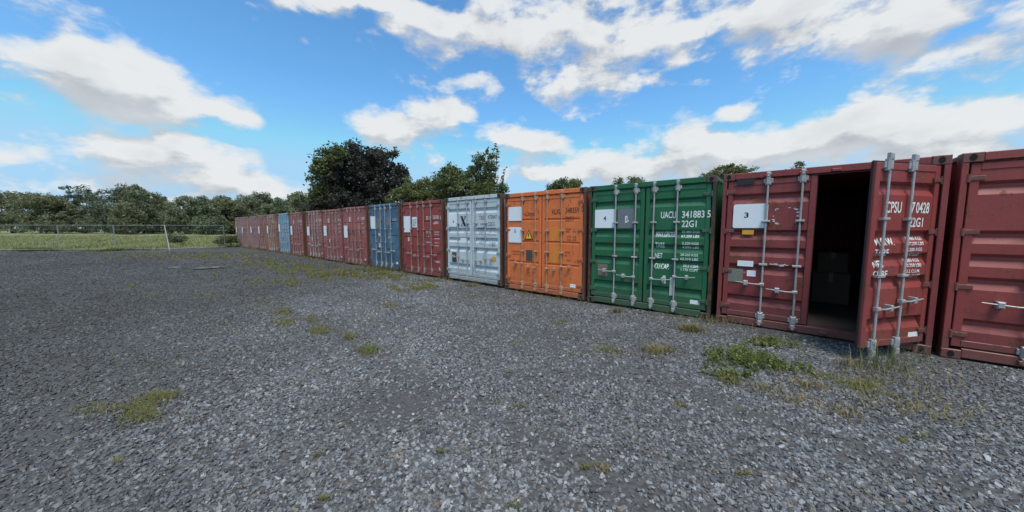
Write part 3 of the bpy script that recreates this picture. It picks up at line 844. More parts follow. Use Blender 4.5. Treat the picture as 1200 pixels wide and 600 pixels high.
lettering(dr, -1, [('HLXU', 1.52, 2.00, .125, .27), ('348359', 1.90, 2.02, .125, .36), ('0', 2.325, 2.04, .125, .05), ('22G1', 1.90, 1.83, .11, .22),
    ('MAX.GROSS', 1.47, 1.63, .04, .27), ('TARE', 1.49, 1.40, .045, .10), ('NET', 1.47, 1.01, .04, .27), ('CU.CAP', 1.49, .85, .045, .10)], M['txt_dark'])
M['patch_orange'] = simple('repainted_orange', (.68,.215,.03), .6, 0, .15, 9)
plate(dr, -1, 'painted_patch', 1.455, 1.78, 1.355, 1.69, M['patch_orange'], y=.0065, lab='yellower repainted patch behind the weights'); 
plate(dr, -1, 'painted_patch', 1.455, 1.78, .82, 1.24, M['patch_orange'], y=.0065, lab='yellower repainted patch behind the weights')
smudge(dr, -1, [(1.92,2.06,1.62,1.66,4),(1.92,2.06,1.56,1.60,4),(2.12,2.20,1.62,1.66,2),(2.12,2.20,1.56,1.60,2),(1.92,2.06,1.44,1.48,4),(1.92,2.06,1.37,1.41,4),(2.12,2.20,1.44,1.48,2),(2.12,2.20,1.37,1.41,2),
    (1.90,2.06,1.07,1.11,4),(1.90,2.06,.99,1.03,4),(2.12,2.20,1.04,1.08,2),(1.95,2.06,.88,.92,3),(2.12,2.20,.86,.90,2)], M['txt_dark'], seed=22)
plate(dr, -1, 'sticker', 2.05, 2.20, .26, .34, M['white'], y=.004)

# --- white
c3, (dl, dr) = container(3, 'pale grey white container marked with a large black X', P['white'], 'A', M['steel'], group=GRP, post=P['post'])
plate(dl, 1, 'number_sign', .15, .60, 1.68, 2.07, M['white'])
lettering(dl, 1, [('6', .36, 1.80, .10, .06)], M['ink'], 'sign_digit', y=-.008)
mb = MB()
def quad(a_, b_, c_, d_): mb.add([(q[0]-HX, .002, q[1]) for q in (a_, b_, c_, d_)], [(0,1,2,3)])
quad((.675,2.035),(.80,2.035),(1.005,1.665),(.88,1.665)); quad((.955,2.035),(.99,2.035),(.735,1.665),(.70,1.665))
for xa, xb, z_ in ((.655,.83,2.035),(.90,1.03,2.035),(.665,.79,1.650),(.86,1.03,1.650)): quad((xa,z_),(xb,z_),(xb,z_+.016),(xa,z_+.016))
for i_, v_ in enumerate(mb.v): mb.v[i_] = (.774+(v_[0]-.774)*.72, .003-.0004*(i_//4), 1.85+(v_[2]-1.85)*.76)
link('letter_x', mb.mesh('letter_x', M['ink']), dl)
plate(dl, 1, 'sticker', .70, .98, 1.17, 1.33, M['white'], y=.006)
smudge(dl, 1, [(.78,.90,1.20,1.31,2)], M['txt_grey'], seed=31, y=.003)
plate(dl, 1, 'data_plate', .29, .50, .55, .87, M['plate_dark'], y=.002)
lettering(dr, -1, [('TRIU', 1.53, 1.88, .12, .27), ('473847', 1.89, 1.90, .11, .36), ('0', 2.32, 1.88, .11, .05), ('22G1', 1.91, 1.70, .11, .25)], M['txt_grey'])
smudge(dr, -1, [(1.53,1.78,1.72,1.78,4),(1.53,1.72,1.44,1.53,4),(1.93,2.2,1.50,1.54,8),(1.93,2.2,1.43,1.47,8),(1.53,1.72,1.16,1.24,4),(1.93,2.2,1.19,1.23,8),(1.93,2.2,1.12,1.16,8)], M['txt_grey'], seed=32)
smudge(dr, -1, [(1.50,1.8,1.60,1.66,5),(1.9,2.2,1.62,1.65,8),(1.50,1.8,1.30,1.36,5)], M['txt_black'], seed=33, y=.0)
plate(dr, -1, 'sticker', 2.06, 2.2, .68, .82, M['sticker_yellow'], y=.004)

# --- red
c4, (dl, dr) = container(4, 'red container with two white papers between the white and navy ones', P['red'], 'B', M['steel_dark'], post=P['post'], group=GRP)
plate(dl, 1, 'number_sign', .14, .62, 1.50, 2.09, M['white'])
plate(dl, 1, 'notice', .68, 1.0, 1.68, 2.05, M['white'], y=-.001)
smudge(dl, 1, [(.72,.96,1.72,1.98,3)], M['txt_grey'], 'notice_print', y=-.003, seed=40)
plate(dl, 1, 'sticker', .37, .47, 1.17, 1.32, M['dirty_white'], y=.004)
lettering(dr, -1, [('22G1', 1.92, 1.79, .11, .25)], M['txt_white'])
smudge(dr, -1, [(1.52,1.78,1.94,2.06,4),(1.90,2.22,1.96,2.08,6),(2.30,2.35,1.94,2.06,1),(1.50,1.75,1.48,1.54,6),(1.50,1.7,1.33,1.38,5),(1.95,2.22,1.50,1.54,7),(1.95,2.22,1.42,1.46,7),(1.95,2.22,1.28,1.32,7),
    (1.50,1.75,1.14,1.19,6),(1.95,2.22,1.14,1.18,7),(1.95,2.22,1.04,1.08,7),(1.95,2.25,.48,.55,5)], M['txt_white'], seed=41)
plate(dr, -1, 'sticker', 2.18, 2.28, .2, .33, M['dirty_white'], y=.004)

# --- navy
c5, (dl, dr) = container(5, 'navy blue container with faded panels between two red ones', P['navy'], 'B', M['steel'], post=P['post'], group=GRP)
plate(dl, 1, 'number_sign', .17, .62, 1.60, 2.12, M['white'])
plate(dl, 1, 'sticker', .78, .98, 1.30, 1.42, M['dirty_white'], y=.004); plate(dl, 1, 'sticker', .80, .95, .84, 1.0, M['dirty_white'], y=.004)
smudge(dr, -1, [(1.52,1.78,1.90,2.0,4),(1.9,2.2,1.90,2.0,6),(1.55,1.7,1.22,1.42,2)], M['dirty_white'], seed=51)
plate(dr, -1, 'sticker', 2.1, 2.24, .22, .32, M['white'], y=.004)
plate(dr, -1, 'placard', 1.47, 1.78, 1.72, 2.05, M['patch_grey'], y=-.001); plate(dl, 1, 'placard', .67, 1.0, 1.62, 2.05, M['patch_grey'], y=-.001)

# --- the red run
FAR = [
 (6, 'faded red container right of the navy one, with a pink figure panel', 'red_c', 'steel_dark', (1.27,1.78)),
 (7, 'worn red container with a yellowish grey left door stain, third past the navy one', 'red_a', 'steel_dark', (1.27,1.78)),
 (8, 'worn red container, third to the left of the navy one', 'red_b', 'steel', (1.22,1.72)),
 (9, 'worn red container directly to the right of the light blue one', 'red_a', 'steel_dark', (1.25,1.78)),
 (10, 'light blue container far down the row', 'sky_blue', 'steel', (1.4,1.9)),
 (11, 'rusty orange red container directly left of the light blue one', 'rust_b', 'steel', (1.3,1.8)),
 (12, 'faded brown red container, second left of the light blue one', 'red_b', 'steel_dark', (1.2,1.75)),
 (13, 'faded mauve container, third from the far end of the row', 'mauve_b', 'steel_dark', (1.25,1.75)),
 (14, 'faded mauve container, next to last at the far end', 'mauve_a', 'steel_dark', (1.25,1.75)),
 (15, 'faded mauve container, the last at the far end of the row', 'mauve_a', 'steel_dark', (1.25,1.75)),
]
FAR[0] = (6, 'faded red container directly left of the navy blue one', 'red_c', 'steel_dark', (1.20,1.76))
FAR[1] = (7, 'worn red container with a pale header, second left of the navy blue one', 'red_a', 'steel_dark', (1.27,1.78))
FAR[2] = (8, 'worn red container, third left of the navy blue one', 'red_b', 'steel', (1.22,1.72))
for i, lab, pmn, bm_, (za, zb) in FAR:
    c_, (dl, dr) = container(i, lab, P[pmn], 'B', M[bm_], post=(P['post'] if i < 11 else None), group=GRP, detail=i < 11, dy=((i*37) % 11-5)*.012)
    plate(dl, 1, 'number_sign', .16, .58, za, zb, M['white'])
    ink = M['txt_white']
    if i < 12:
        smudge(dr, -1, [(1.53,1.78,2.0,2.12,4),(1.90,2.25,2.0,2.12,6),(1.92,2.15,1.82,1.92,4)], ink, seed=60+i)
        smudge(dr, -1, [(1.52,1.78,1.62,1.68,6),(1.95,2.22,1.62,1.68,7),(1.52,1.74,1.46,1.52,5),(1.95,2.22,1.46,1.52,7),(1.52,1.78,1.30,1.36,5),(1.95,2.22,1.30,1.36,7)], M['dirty_white'], seed=80+i)
        plate(dr, -1, 'sticker', 2.10, 2.25, .20, .32, M['dirty_white'], y=.004)
        if i in (6, 7, 9): plate(dl, 1, 'sticker', .72, .86, 1.93, 2.15, M['dirty_white'], y=.004)
        if i in (7, 8): plate(dl, 1, 'sticker', .78, .96, .95, 1.12, M['dirty_white'], y=.004)

# one more container begins just beyond the open door
cx_, (dl, dr) = container(0, 'brown red container at the right, beyond the open door', P['wine_open'], 'A', M['steel'], left=-2.56, group=GRP)

# ------------------------------------------------------------------ trees
def leaf_cloud(centres, radii, per, size, seed, flat=.8, aspect=.55):
    """many small bent leaf faces gathered in clumps; returns verts, faces"""
    r = np.random.default_rng(seed)
    centres = np.asarray(centres); n = len(centres)
    idx = np.repeat(np.arange(n), per)
    N = len(idx)
    d = r.normal(size=(N,3)); d /= np.linalg.norm(d, axis=1)[:,None]
    rad = np.asarray(radii)[idx]*r.random(N)**.5
    pos = centres[idx] + d*rad[:,None]*np.array([1,1,flat])
    u = r.normal(size=(N,3)); u[:,2] *= .6; u /= np.linalg.norm(u, axis=1)[:,None]
    w_ = r.normal(size=(N,3)); v = np.cross(u, w_); v /= np.linalg.norm(v, axis=1)[:,None]
    nrm = np.cross(u, v)
    s = size*(.6+.8*r.random(N))[:,None]
    a = pos - u*s; b = pos + v*s*aspect + nrm*s*.15; c = pos + u*s; e = pos - v*s*aspect + nrm*s*.15
    V = np.stack([a,b,c,e], 1).reshape(-1,3)
    F_ = np.arange(N*4).reshape(-1,4)
    return V, F_

def np_mesh(name, V, F_, material):
    me = bpy.data.meshes.new(name)
    me.vertices.add(len(V)); me.vertices.foreach_set('co', np.asarray(V, np.float32).ravel())
    k = F_.shape[1]
    me.loops.add(F_.size); me.loops.foreach_set('vertex_index', F_.astype(np.int32).ravel())
    me.polygons.add(len(F_)); me.polygons.foreach_set('loop_start', np.arange(0, F_.size, k, dtype=np.int32))
    me.update(calc_edges=True); me.materials.append(material); return me

def tree(name, label, base, lobes, trunk_r, leafm, seed, clumps=160, per=60, leaf=.16, clump_r=.9, group=None, fork=.35, shoots=0, cat='tree'):
    """base: world point; lobes: (x, y, z, rx, ry, rz) relative to base"""
    r = np.random.default_rng(seed); rp = random.Random(seed)
    t = thing(name, label, cat, (base[0], base[1], base[2]), 0, group)
    L = np.array(lobes, float)
    vol = L[:,3]*L[:,4]*L[:,5]; pr = vol**.75/np.sum(vol**.75)
    cs, rs = [], []
    for k in range(clumps):
        l = L[r.choice(len(L), p=pr)]
        d = r.normal(size=3); d /= np.linalg.norm(d)
        q = r.random()**.30
        jag = 1 + .10*math.sin(5*math.atan2(d[1], d[0])+seed) + r.normal()*.07
        p_ = l[:3] + d*q*jag*l[3:6]
        if p_[2] < .5: p_[2] = .5 + r.random()*.5
        cs.append(p_); rs.append(clump_r*(.55+.75*r.random()))
    mb = MB()
    top = max(l[2] for l in lobes); fk = Vector((0, 0, top*fork))
    mb.tube([(0,0,-.3), (rp.uniform(-.1,.1), rp.uniform(-.1,.1), fk.z*.5), fk], [trunk_r*1.25, trunk_r, trunk_r*.8], 9)
    for l in lobes:
        e = Vector(l[:3]); mid = (fk+e)/2 + Vector((rp.uniform(-.4,.4), rp.uniform(-.4,.4), rp.uniform(-.2,.4)))
        mb.tube([fk - Vector((0,0,.1)), mid, e + Vector((0,0,l[5]*.4))], [trunk_r*.55, trunk_r*.35, trunk_r*.12], 6)
    for k in range(0, len(cs), 3):
        l = min(lobes, key=lambda q_: sum((q_[m_]-cs[k][m_])**2 for m_ in range(3)))
        s0 = fk.lerp(Vector(l[:3]), rp.uniform(.5, 1)); e = Vector(cs[k])
        mb.tube([s0, (s0+e)/2+Vector((0,0,rp.uniform(0,.3))), e], [trunk_r*.14, trunk_r*.09, trunk_r*.03], 4, False)
    V, F_ = leaf_cloud(cs, rs, per, leaf, seed)
    if shoots:   # upright leafy shoots rising out of the crown
        sh = []
        for k in range(shoots):
            l = lobes[rp.randrange(len(lobes))]
            x0 = l[0]+rp.uniform(-.8,.8)*l[3]; y0 = l[1]+rp.uniform(-.6,.6)*l[4]; z0 = l[2]+l[5]*.55
            hh_ = rp.uniform(.6, 1.9); lean = rp.uniform(-.55,.55)
            mb.tube([(x0,y0,z0-1.2),(x0+lean*hh_*.5,y0,z0+hh_*.5),(x0+lean*hh_,y0,z0+hh_)], [.05,.03,.012], 5, False)
            for q in np.linspace(0, 1, 8): sh.append((x0+lean*hh_*q+rp.uniform(-.12,.12), y0+rp.uniform(-.12,.12), z0+hh_*q, rp.uniform(.12,.34)*(1.2-q)))
        sh = np.array(sh); V2, F2 = leaf_cloud(sh[:,:3], sh[:,3], 7, leaf*1.1, seed+1, 1.0)
        F_ = np.concatenate([F_, F2+len(V)]); V = np.concatenate([V, V2])
    link('trunk', mb.mesh('trunk', M['bark'], True), t)
    link('crown', np_mesh('crown', V, F_, leafm), t)
    return t

def lobes_px(depth, spec):
    """lobes from outline measurements, at a real depth; px centre/size -> metres"""
    out = []
    for px, py, hw, hh in spec:
        c = pix_at(px, py, depth); k = depth/F
        out.append((c.x, c.y, c.z, hw*k*.93, hw*k*.75, hh*k))
    bx_ = sum(o_[0] for o_ in out)/len(out)
    return (bx_, depth, 0), [(o_[0]-bx_, (i_ % 3-1)*.6, o_[2], o_[3], o_[4], o_[5]) for i_, o_ in enumerate(out)]

b_, l_ = lobes_px(40, [(418, 215, 44, 36), (392, 212, 24, 30), (450, 214, 26, 30), (425, 190, 34, 18), (402, 186, 22, 14), (382, 235, 18, 24), (445, 188, 15, 12), (466, 208, 13, 18), (463, 178, 6, 7), (420, 245, 55, 26)])
tree('beech_tree', 'tall dark purple green tree behind the middle of the row', b_, l_, .38, M['leaf_dark'], 3, clumps=640, per=80, leaf=.145, clump_r=.75)
b_, l_ = lobes_px(37.5, [(385, 195, 14, 16), (378, 222, 13, 26), (370, 240, 9, 20), (398, 184, 14, 9)])
tree('ash_tree', 'mid green tree edging the left side of the dark purple one', b_, l_, .25, M['leaf_mid'], 33, clumps=150, per=60, leaf=.15, clump_r=.8)
b_, l_ = lobes_px(33, [(486, 228, 22, 17), (470, 236, 14, 14), (505, 224, 18, 16), (500, 245, 30, 20)])
tree('round_bush', 'pale green rounded bushy tree between the two taller trees', b_, l_, .14, M['leaf_green'], 4, clumps=280, per=80, leaf=.10, clump_r=.5, cat='bush')
b_, l_ = lobes_px(31, [(530, 214, 22, 18), (526, 203, 9, 10), (560, 208, 20, 16), (552, 230, 34, 20), (572, 220, 14, 14), (585, 224, 7, 10), (562, 192, 8, 10), (577, 195, 7, 12)])
tree('upright_tree', 'green tree with upright leafy shoots behind the white container', b_, l_, .2, M['leaf_mid'], 5, clumps=340, per=70, leaf=.10, clump_r=.5, shoots=9)
b_, l_ = lobes_px(48, [(664, 218, 15, 9), (650, 222, 9, 6), (674, 217, 9, 7)])
tree('hazel_tree', 'round green tree top showing above the orange container', b_, l_, .2, M['leaf_pale'], 6, clumps=110, per=60, leaf=.12, clump_r=.6)
b_, l_ = lobes_px(40, [(723, 216, 5, 7), (720, 222, 6, 6)])
tree('holly_tree', 'small dark tree top above the left half of the green container', b_, l_, .15, M['leaf_mid'], 7, clumps=40, per=50, leaf=.09, clump_r=.4)
b_, l_ = lobes_px(42, [(742, 216, 11, 8), (750, 219, 9, 5)])
tree('willow_tree', 'small olive tree top above the middle of the green container', b_, l_, .18, M['leaf_pale'], 8, clumps=60, per=50, leaf=.10, clump_r=.5)
b_, l_ = lobes_px(26, [(850, 204, 22, 9), (832, 207, 13, 7), (868, 203, 13, 7), (850, 216, 30, 10)])
tree('elder_tree', 'olive tree top above the left corner of the dark red container', b_, l_, .16, M['leaf_pale'], 9, clumps=170, per=70, leaf=.065, clump_r=.32)
b_, l_ = lobes_px(28, [(928, 199, 8, 8), (925, 206, 9, 7)])
tree('thorn_tree', 'tiny dark tree tip above the header of the dark red container', b_, l_, .15, M['leaf_mid'], 10, clumps=45, per=50, leaf=.06, clump_r=.3)

# wood beyond the meadow: every tree its own
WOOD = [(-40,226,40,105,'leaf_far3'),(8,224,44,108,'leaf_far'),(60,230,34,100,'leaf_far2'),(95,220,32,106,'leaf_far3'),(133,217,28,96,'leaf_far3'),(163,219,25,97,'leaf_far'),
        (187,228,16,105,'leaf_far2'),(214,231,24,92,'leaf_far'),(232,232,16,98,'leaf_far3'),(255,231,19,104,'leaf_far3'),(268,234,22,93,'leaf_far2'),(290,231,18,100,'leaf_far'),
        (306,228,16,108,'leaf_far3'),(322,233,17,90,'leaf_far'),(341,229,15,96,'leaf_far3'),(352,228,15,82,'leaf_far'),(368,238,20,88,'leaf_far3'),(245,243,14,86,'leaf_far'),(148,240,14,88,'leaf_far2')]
names = ['leftmost dark tree of the far wood', 'broad green tree second from the left in the far wood', 'pale olive tree third from the left in the far wood', 'dark tree fourth from the left in the far wood',
 'tall dark tree above the left end of the wire fence', 'tall green tree behind the left fence panel', 'thin olive tree rising behind two fuller trees', 'rounded green tree above the leaning fence post',
 'low dark tree just right of the rounded green one', 'tall dark tree at the middle of the far wood', 'olive tree above the right fence panel', 'green tree above the far end of the containers',
 'tall thin dark tree behind the container row end', 'green tree above the last rusty containers', 'dark tree over the light blue container', 'green tree just left of the big dark purple tree', 'low dark tree beside the foot of the big purple tree',
 'small green shrubby tree before the wood above the fence', 'small olive shrubby tree before the wood at left']
for k, (px, top, hw, dep, lm) in enumerate(WOOD):
    rp = random.Random(100+k); sc_ = dep/F
    cpt = pix_at(px, top-1, dep); H_ = cpt.z; wd = hw*sc_
    lob = []
    for q in range(7):
        an = rp.uniform(0, 6.28); zz = H_*rp.choice((.28,.45,.6,.74,.82))
        sp_ = wd*(.75 if zz < H_*.65 else .45)
        lob.append((math.cos(an)*sp_*.6, math.sin(an)*sp_*.6, zz, wd*rp.uniform(.4,.62), wd*rp.uniform(.4,.62), H_*rp.uniform(.14,.2)))
    lob.append((0,0,H_*.5, wd*.8, wd*.8, H_*.38)); lob.append((rp.uniform(-.3,.3)*wd,0,H_*.88,wd*.32,wd*.32,H_*.12)); lob.append((0,0,H_*.18,wd*.95,wd*.8,H_*.2)); lob.append((wd*.5,-1,H_*.3,wd*.6,wd*.6,H_*.25)); lob.append((-wd*.5,1,H_*.3,wd*.6,wd*.6,H_*.25))
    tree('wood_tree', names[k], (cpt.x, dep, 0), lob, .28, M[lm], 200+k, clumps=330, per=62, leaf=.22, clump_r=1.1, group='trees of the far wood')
# pale bare limb standing up before the wood
mb = MB(); q = pix_at(344, 262, 80)
mb.tube([(0,0,0),(.1,0,2.6),(.2,0,4.6)], [.16,.12,.08], 6); mb.tube([(.2,0,4.4),(-.5,.1,5.6),(-.9,0,6.6)], [.08,.05,.02], 5); mb.tube([(.2,0,4.5),(.8,-.1,5.8),(1.0,0,6.9)], [.08,.05,.02], 5)
o = link('dead_tree', mb.mesh('dead_tree', simple('bleached_wood', (.36,.34,.29), .9), True), loc=(q.x, q.y, -.1)); tag(o, 'pale forked bare trunk before the wood above the light blue container', 'tree')

# ------------------------------------------------------------------ grass, moss and weeds
def blades(x, y, z, hgt_, wid, lean, seed, seg=3):
    """curved tapering grass blades, one per point -> verts, tri-strip quads"""
    r = np.random.default_rng(seed); n = len(x)
    an = r.uniform(0, 2*np.pi, n); ln = lean*(.3+r.random(n))*hgt_
    dx, dy = np.cos(an), np.sin(an)
    px_, py_ = -dy, dx
    V = np.zeros((n, (seg+1)*2, 3))
    for s in range(seg+1):
        t = s/seg; cx = x+dx*ln*t*t; cy = y+dy*ln*t*t; cz = z+hgt_*t*(1-.25*lean*t)
        ww = wid*(1-t)**.7*.5 + .0004
        V[:,2*s] = np.c_[cx-px_*ww, cy-py_*ww, cz]; V[:,2*s+1] = np.c_[cx+px_*ww, cy+py_*ww, cz]
    base = (np.arange(n)*(seg+1)*2)[:,None]
    F_ = np.concatenate([base+np.array([2*s,2*s+1,2*s+3,2*s+2])[None] for s in range(seg)], 0)
    return V.reshape(-1,3), F_

# meadow grass behind the fence
n = 60000; r = np.random.default_rng(5)
yy = 24 + 45*r.random(n)**2.0; xx = -(.80+.95*r.random(n))*yy
ed = np.array([yard_edge(v) for v in xx]) + .9*np.sin(xx*1.3)+.5*np.sin(xx*3.1+1)
rag = r.random(n)
k_ = (yy > ed - .5*rag); xx, yy = xx[k_], yy[k_]
V, F_ = blades(xx, yy, np.full(len(xx), -.06), (.16+.34*r.random(len(xx)))*(.6+.6*(np.sin(xx*.9+yy*.6)>0)), .018+.0009*yy, .9, 6)
o = link('meadow_grass', np_mesh('meadow_grass', V, F_, M['grass_field'])); o['kind'] = 'stuff'; tag(o, 'uncut green and straw coloured grass of the field behind the fence', 'grass')

# moss and short grass patches on the gravel
PATCH = [ # px, py, half width, half height, blades
 (150,482,40,11,3000),(190,466,20,6,800),(128,492,14,6,600),(345,374,26,9,2200),(368,386,20,7,1200),(330,364,12,5,700),(270,384,14,8,450),(408,394,9,4,350),(433,411,9,6,420),
 (350,315,34,5,2600),(312,308,26,4,1400),(385,322,22,5,1700),(420,320,30,4,2300),(452,324,26,4,1900),(480,338,20,4,1200),(462,360,16,4,600),(500,336,16,4,600),
 (250,300,50,4,1800),(170,300,40,3,900),(330,330,40,5,700),(240,345,60,8,500),(700,412,24,6,500),(655,378,8,3,200),(720,414,20,5,500),
 (850,446,18,6,700),(900,400,26,5,500),(960,440,30,8,900),(1010,450,30,10,900),(300,355,50,8,350),(560,350,30,6,250),(170,420,40,12,350),(440,380,26,6,200)]
BX, BY, BH = [], [], []
rs_ = random.Random(77)
for k in range(70):
    py = 300+290*rs_.random()**1.6; px = rs_.uniform(40, 1150); PATCH.append((px, py, rs_.uniform(2,9), rs_.uniform(1,3), rs_.randint(12, 60)))
r = np.random.default_rng(8)
for px, py, hw, hh, nb in PATCH:
    c = pix_ground(px, py); a_ = abs(pix_ground(px+hw, py).x-c.x); b_ = abs(pix_ground(px, py-hh).y-pix_ground(px, py+hh).y)/2
    nb = int(nb*(5.0 if c.y > 9 else 1.5))
    d = r.normal(size=(nb,2))*.55
    x = c.x+d[:,0]*a_ + (d[:,1]*b_)*(c.x/max(c.y,1)); y = c.y+d[:,1]*b_
    nzv = np.sin(x*5.1+1)*np.sin(y*4.3)+np.sin(x*11+y*7)*.5+r.normal(size=nb)*.45
    k_ = (nzv > .15) & in_yard(x, y); BX.append(x[k_]); BY.append(y[k_]); BH.append((.012+.024*r.random(k_.sum()))*(1+.085*y[k_]))
x = np.concatenate(BX); y = np.concatenate(BY); hb = np.concatenate(BH)
V, F_ = blades(x, y, hgt(x, y)+.004, hb, .0035+.0010*y, 1.3, 9, 2)
o = link('moss', np_mesh('moss', V, F_, M['moss'])); o['kind'] = 'stuff'; tag(o, 'olive moss and short grass creeping over the gravel in patches', 'moss')

# thin ragged growth along the foot of the row
r = np.random.default_rng(41); ex, ey, eh = [], [], []
for k in range(150):
    al = r.uniform(-2.4, 38); n_ = r.integers(4, 34); sp_ = r.uniform(.03, .22)
    a_ = al + r.normal(size=n_)*sp_*1.8; d_ = -.04 - np.abs(r.normal(size=n_))*sp_
    if -2.3 < al < -1.2: continue
    q = np.array([B0.x, B0.y])[None] + a_[:,None]*np.array([DL.x, DL.y])[None] + d_[:,None]*np.array([DN.x, DN.y])[None]
    ex.append(q[:,0]); ey.append(q[:,1]); eh.append(r.uniform(.05, .22)*(.4+.6*r.random(n_)))
ex, ey, eh = map(np.concatenate, (ex, ey, eh))
V, F_ = blades(ex, ey, hgt(ex, ey), eh, .004+.0006*ey, 1.0, 42, 3)
o = link('edge_grass', np_mesh('edge_grass', V, F_, M['grass_mixed'])); o['kind'] = 'stuff'; tag(o, 'thin green and straw grass along the foot of the container row', 'grass')

def tuft(label, px, py, n, hgt_, spread, m_, seed, lean=.9, wid=.008, group='grass tufts on the gravel', name='grass_tuft', squash=.7):
    c = pix_ground(px, py); r = np.random.default_rng(seed)
    d = r.normal(size=(n,2))*spread*.5
    d[:,1] *= squash
    V, F_ = blades(d[:,0], d[:,1], np.zeros(n), hgt_*(.35+.65*r.random(n)), wid, lean, seed, 3)
    o = link(name, np_mesh(name, V, F_, m_), loc=(c.x, c.y, float(hgt(c.x, c.y)))); return tag(o, label, 'grass', group)
def weed(label, px, py, stems, hgt_, spread, seed, leaf=.03, m_=None, name='weed_plant'):
    c = pix_ground(px, py); rp = random.Random(seed)
    t = thing(name, label, 'weed', (c.x, c.y, float(hgt(c.x, c.y))), 0, 'leafy weeds on the gravel')
    mb = MB(); cs = []
    for k in range(stems):
        x0, y0 = rp.gauss(0, spread*.45), rp.gauss(0, spread*.3); h_ = hgt_*rp.uniform(.4, 1); lx, ly = rp.uniform(-.5,.5)*h_, rp.uniform(-.5,.5)*h_
        mb.tube([(x0,y0,0),(x0+lx*.4,y0+ly*.4,h_*.6),(x0+lx,y0+ly,h_)], [.003,.0025,.001], 4, False)
        for q in (.25,.45,.65,.85,1): cs.append((x0+lx*q*q, y0+ly*q*q, h_*q))
    V, F_ = leaf_cloud(cs, [.03]*len(cs), 5, leaf, seed, .6, .6)
    link('stems', mb.mesh('stems', M['grass']), t); link('leaves', np_mesh('leaves', V, F_, m_ or M['weed']), t)
tuft('dry tan and green tuft at the right foot of the green container', 811, 388, 260, .20, .20, M['grass_mixed'], 1)
tuft('olive and tan tuft in front of the green container doors', 770, 412, 320, .13, .24, M['grass_mixed'], 2)
tuft('straw coloured tuft nearest the camera side below the leafy weed', 930, 467, 150, .09, .22, M['grass_dry'], 3)
tuft('straw coloured tuft behind the lower straw tuft by the doorway', 947, 453, 140, .11, .20, M['grass_dry'], 4)
tuft('dry straw tuft on open gravel in front of the ajar door', 990, 482, 130, .08, .20, M['grass_dry'], 5)
tuft('tall grey green grass growing against the ajar door', 1042, 432, 90, .46, .34, M['grass'], 6, .6, .006)
tuft('tall straw grass mixed into the clump at the ajar door', 1052, 446, 80, .34, .5, M['grass_dry'], 16, .8, .005)
tuft('wide brown dry mat of grass at the right edge below the ajar door', 1066, 474, 330, .13, .6, M['grass_mixed'], 7, 1.2)
tuft('small brownish tuft left of the straw tufts near the doorway', 898, 455, 90, .10, .16, M['grass_mixed'], 8)
tuft('low green tuft at the foot of the doorway sill', 1000, 428, 110, .15, .30, M['grass_mixed'], 12)
tuft('small green tuft alone in the middle foreground gravel', 608, 479, 70, .045, .07, M['grass'], 13, wid=.006)
tuft('small dark tuft at the bottom edge of the yard', 603, 594, 80, .04, .06, M['grass'], 14, wid=.005)
tuft('tiny straw tuft in the right foreground gravel', 706, 551, 50, .05, .05, M['grass_dry'], 15, wid=.005)
tuft('bright green tuft on the gravel left of centre', 433, 412, 200, .10, .18, M['grass'], 17)
tuft('tuft at the foot of the green container by its second locking bar', 723, 366, 90, .20, .14, M['grass_mixed'], 18)
tuft('green strip of grass at the foot of the navy container', 448, 317, 500, .22, 1.3, M['grass'], 19, squash=.35)
tuft('grass at the foot of the red container beside the white one', 505, 330, 260, .16, .7, M['grass_mixed'], 20, squash=.35)
tuft('weedy tuft below the centre gap of the white container', 553, 336, 150, .22, .30, M['grass_mixed'], 21)
tuft('tuft on the gravel in front of the worn red containers', 385, 322, 300, .16, .7, M['grass_mixed'], 22, squash=.4)
weed('bright green leafy weed patch before the dark red container', 872, 424, 110, .17, .50, 31, .015)
weed('small dark green weed below the leafy patch', 850, 440, 30, .10, .26, 32, .014)
weed('leafy weed close to the dark red container sill', 905, 404, 34, .14, .34, 33, .014, M['weed'])
weed('low green weed between the leafy patch and the doorway', 925, 432, 30, .10, .30, 34, .013)

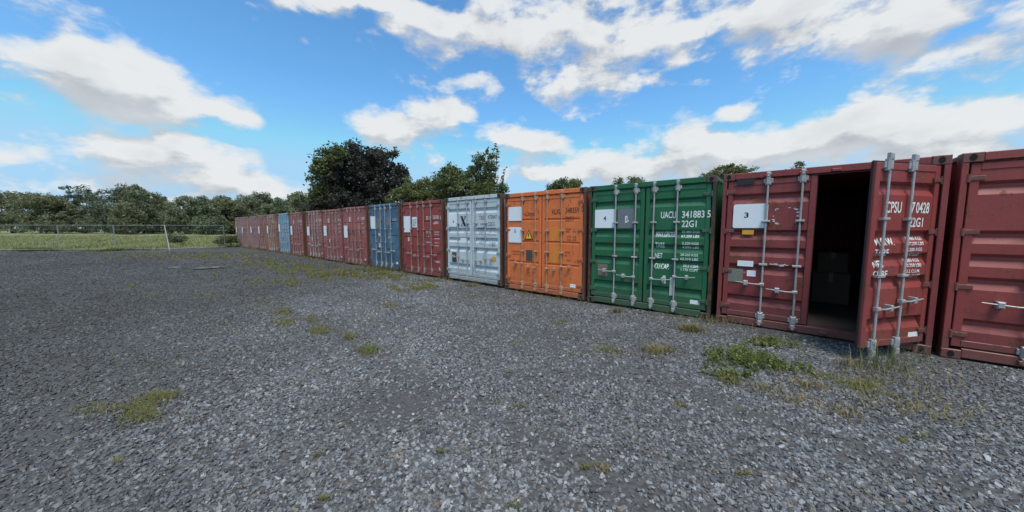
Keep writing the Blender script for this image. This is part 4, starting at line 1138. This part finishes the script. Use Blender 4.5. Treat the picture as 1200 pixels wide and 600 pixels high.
# ------------------------------------------------------------------ wire fence panels and shrubs at the yard edge
FP = [Vector((-44.6, 23.0, 0)), Vector((-41.2, 23.4, 0)), Vector((-37.0, 23.6, 0)), Vector((-33.2, 24.0, 0)), Vector((-29.6, 24.4, 0)), Vector((-25.95, 24.8, 0)), Vector((-24.0, 27.4, 0))]
FL = ['leftmost wire fence panel', 'second wire fence panel from the left', 'third wire fence panel from the left', 'wire fence panel ending two panels left of the leaning post', 'wire fence panel directly left of the leaning white post', 'wire fence panel between the leaning post and the containers']
FL = [s_ + ' before the meadow' for s_ in FL]
for k in range(len(FP)-1):
    a_, b_ = FP[k], FP[k+1]; d_ = (b_-a_); Ln = d_.length - .06; rz = math.atan2(d_.y, d_.x); lean = .10 if k == 4 else 0
    t = thing('wire_fence', FL[k], 'fence', (a_.x, a_.y, -.04), rz, 'wire fence panels along the yard edge')
    H_ = 1.93
    def part(nm, pts, rad, m_=M['galv'], n=6): 
        mb = MB(); mb.tube(pts, rad, n); return link(nm, mb.mesh(nm, m_), t)
    part('top_rail', [(0,0,H_),(Ln,0,H_)], .016); part('bottom_rail', [(0,0,.16),(Ln,0,.16)], .019)
    part('post', [(0,0,.02),(0 - (.0 if k != 5 else .18),0,H_)], .014)
    part('post', [(Ln,0,.02),(Ln-(.20 if k == 4 else 0),0,H_)], .025 if k == 4 else .014, M['galv_white'] if k == 4 else M['galv'])
    mb = MB()
    for q in np.arange(.1, Ln-.05, .125): mb.tube([(q,0,.17),(q,0,H_-.01)], .0022, 3, False)
    for q in np.arange(.30, H_, .26): mb.tube([(.02,0.004,q),(Ln-.02,0.004,q)], .0025, 3, False)
    o = link('wire_mesh', mb.mesh('wire_mesh', M['galv']), t); o['kind'] = 'stuff'
# shrubs in the long grass
def shrub(label, x, y, h_, w_, m_, seed, name='shrub'):
    lob = [(0,0,h_*.5,w_,w_*.8,h_*.45),(w_*.4,0,h_*.35,w_*.6,w_*.5,h_*.3),(-w_*.5,.1,h_*.3,w_*.6,w_*.5,h_*.28)]
    tree(name, label, (x, y, -.05), lob, .03, m_, seed, clumps=60, per=40, leaf=.06, clump_r=.28, cat='bush')
q = pix_ground(247, 291); shrub('low shrub in the long grass behind the right fence panel', q.x, 28.8, .75, .9, M['leaf_pale'], 71)
q = pix_ground(259, 285); shrub('yellow green weeds growing by the last container', q.x, 31.5, .7, .8, M['leaf_pale'], 74)
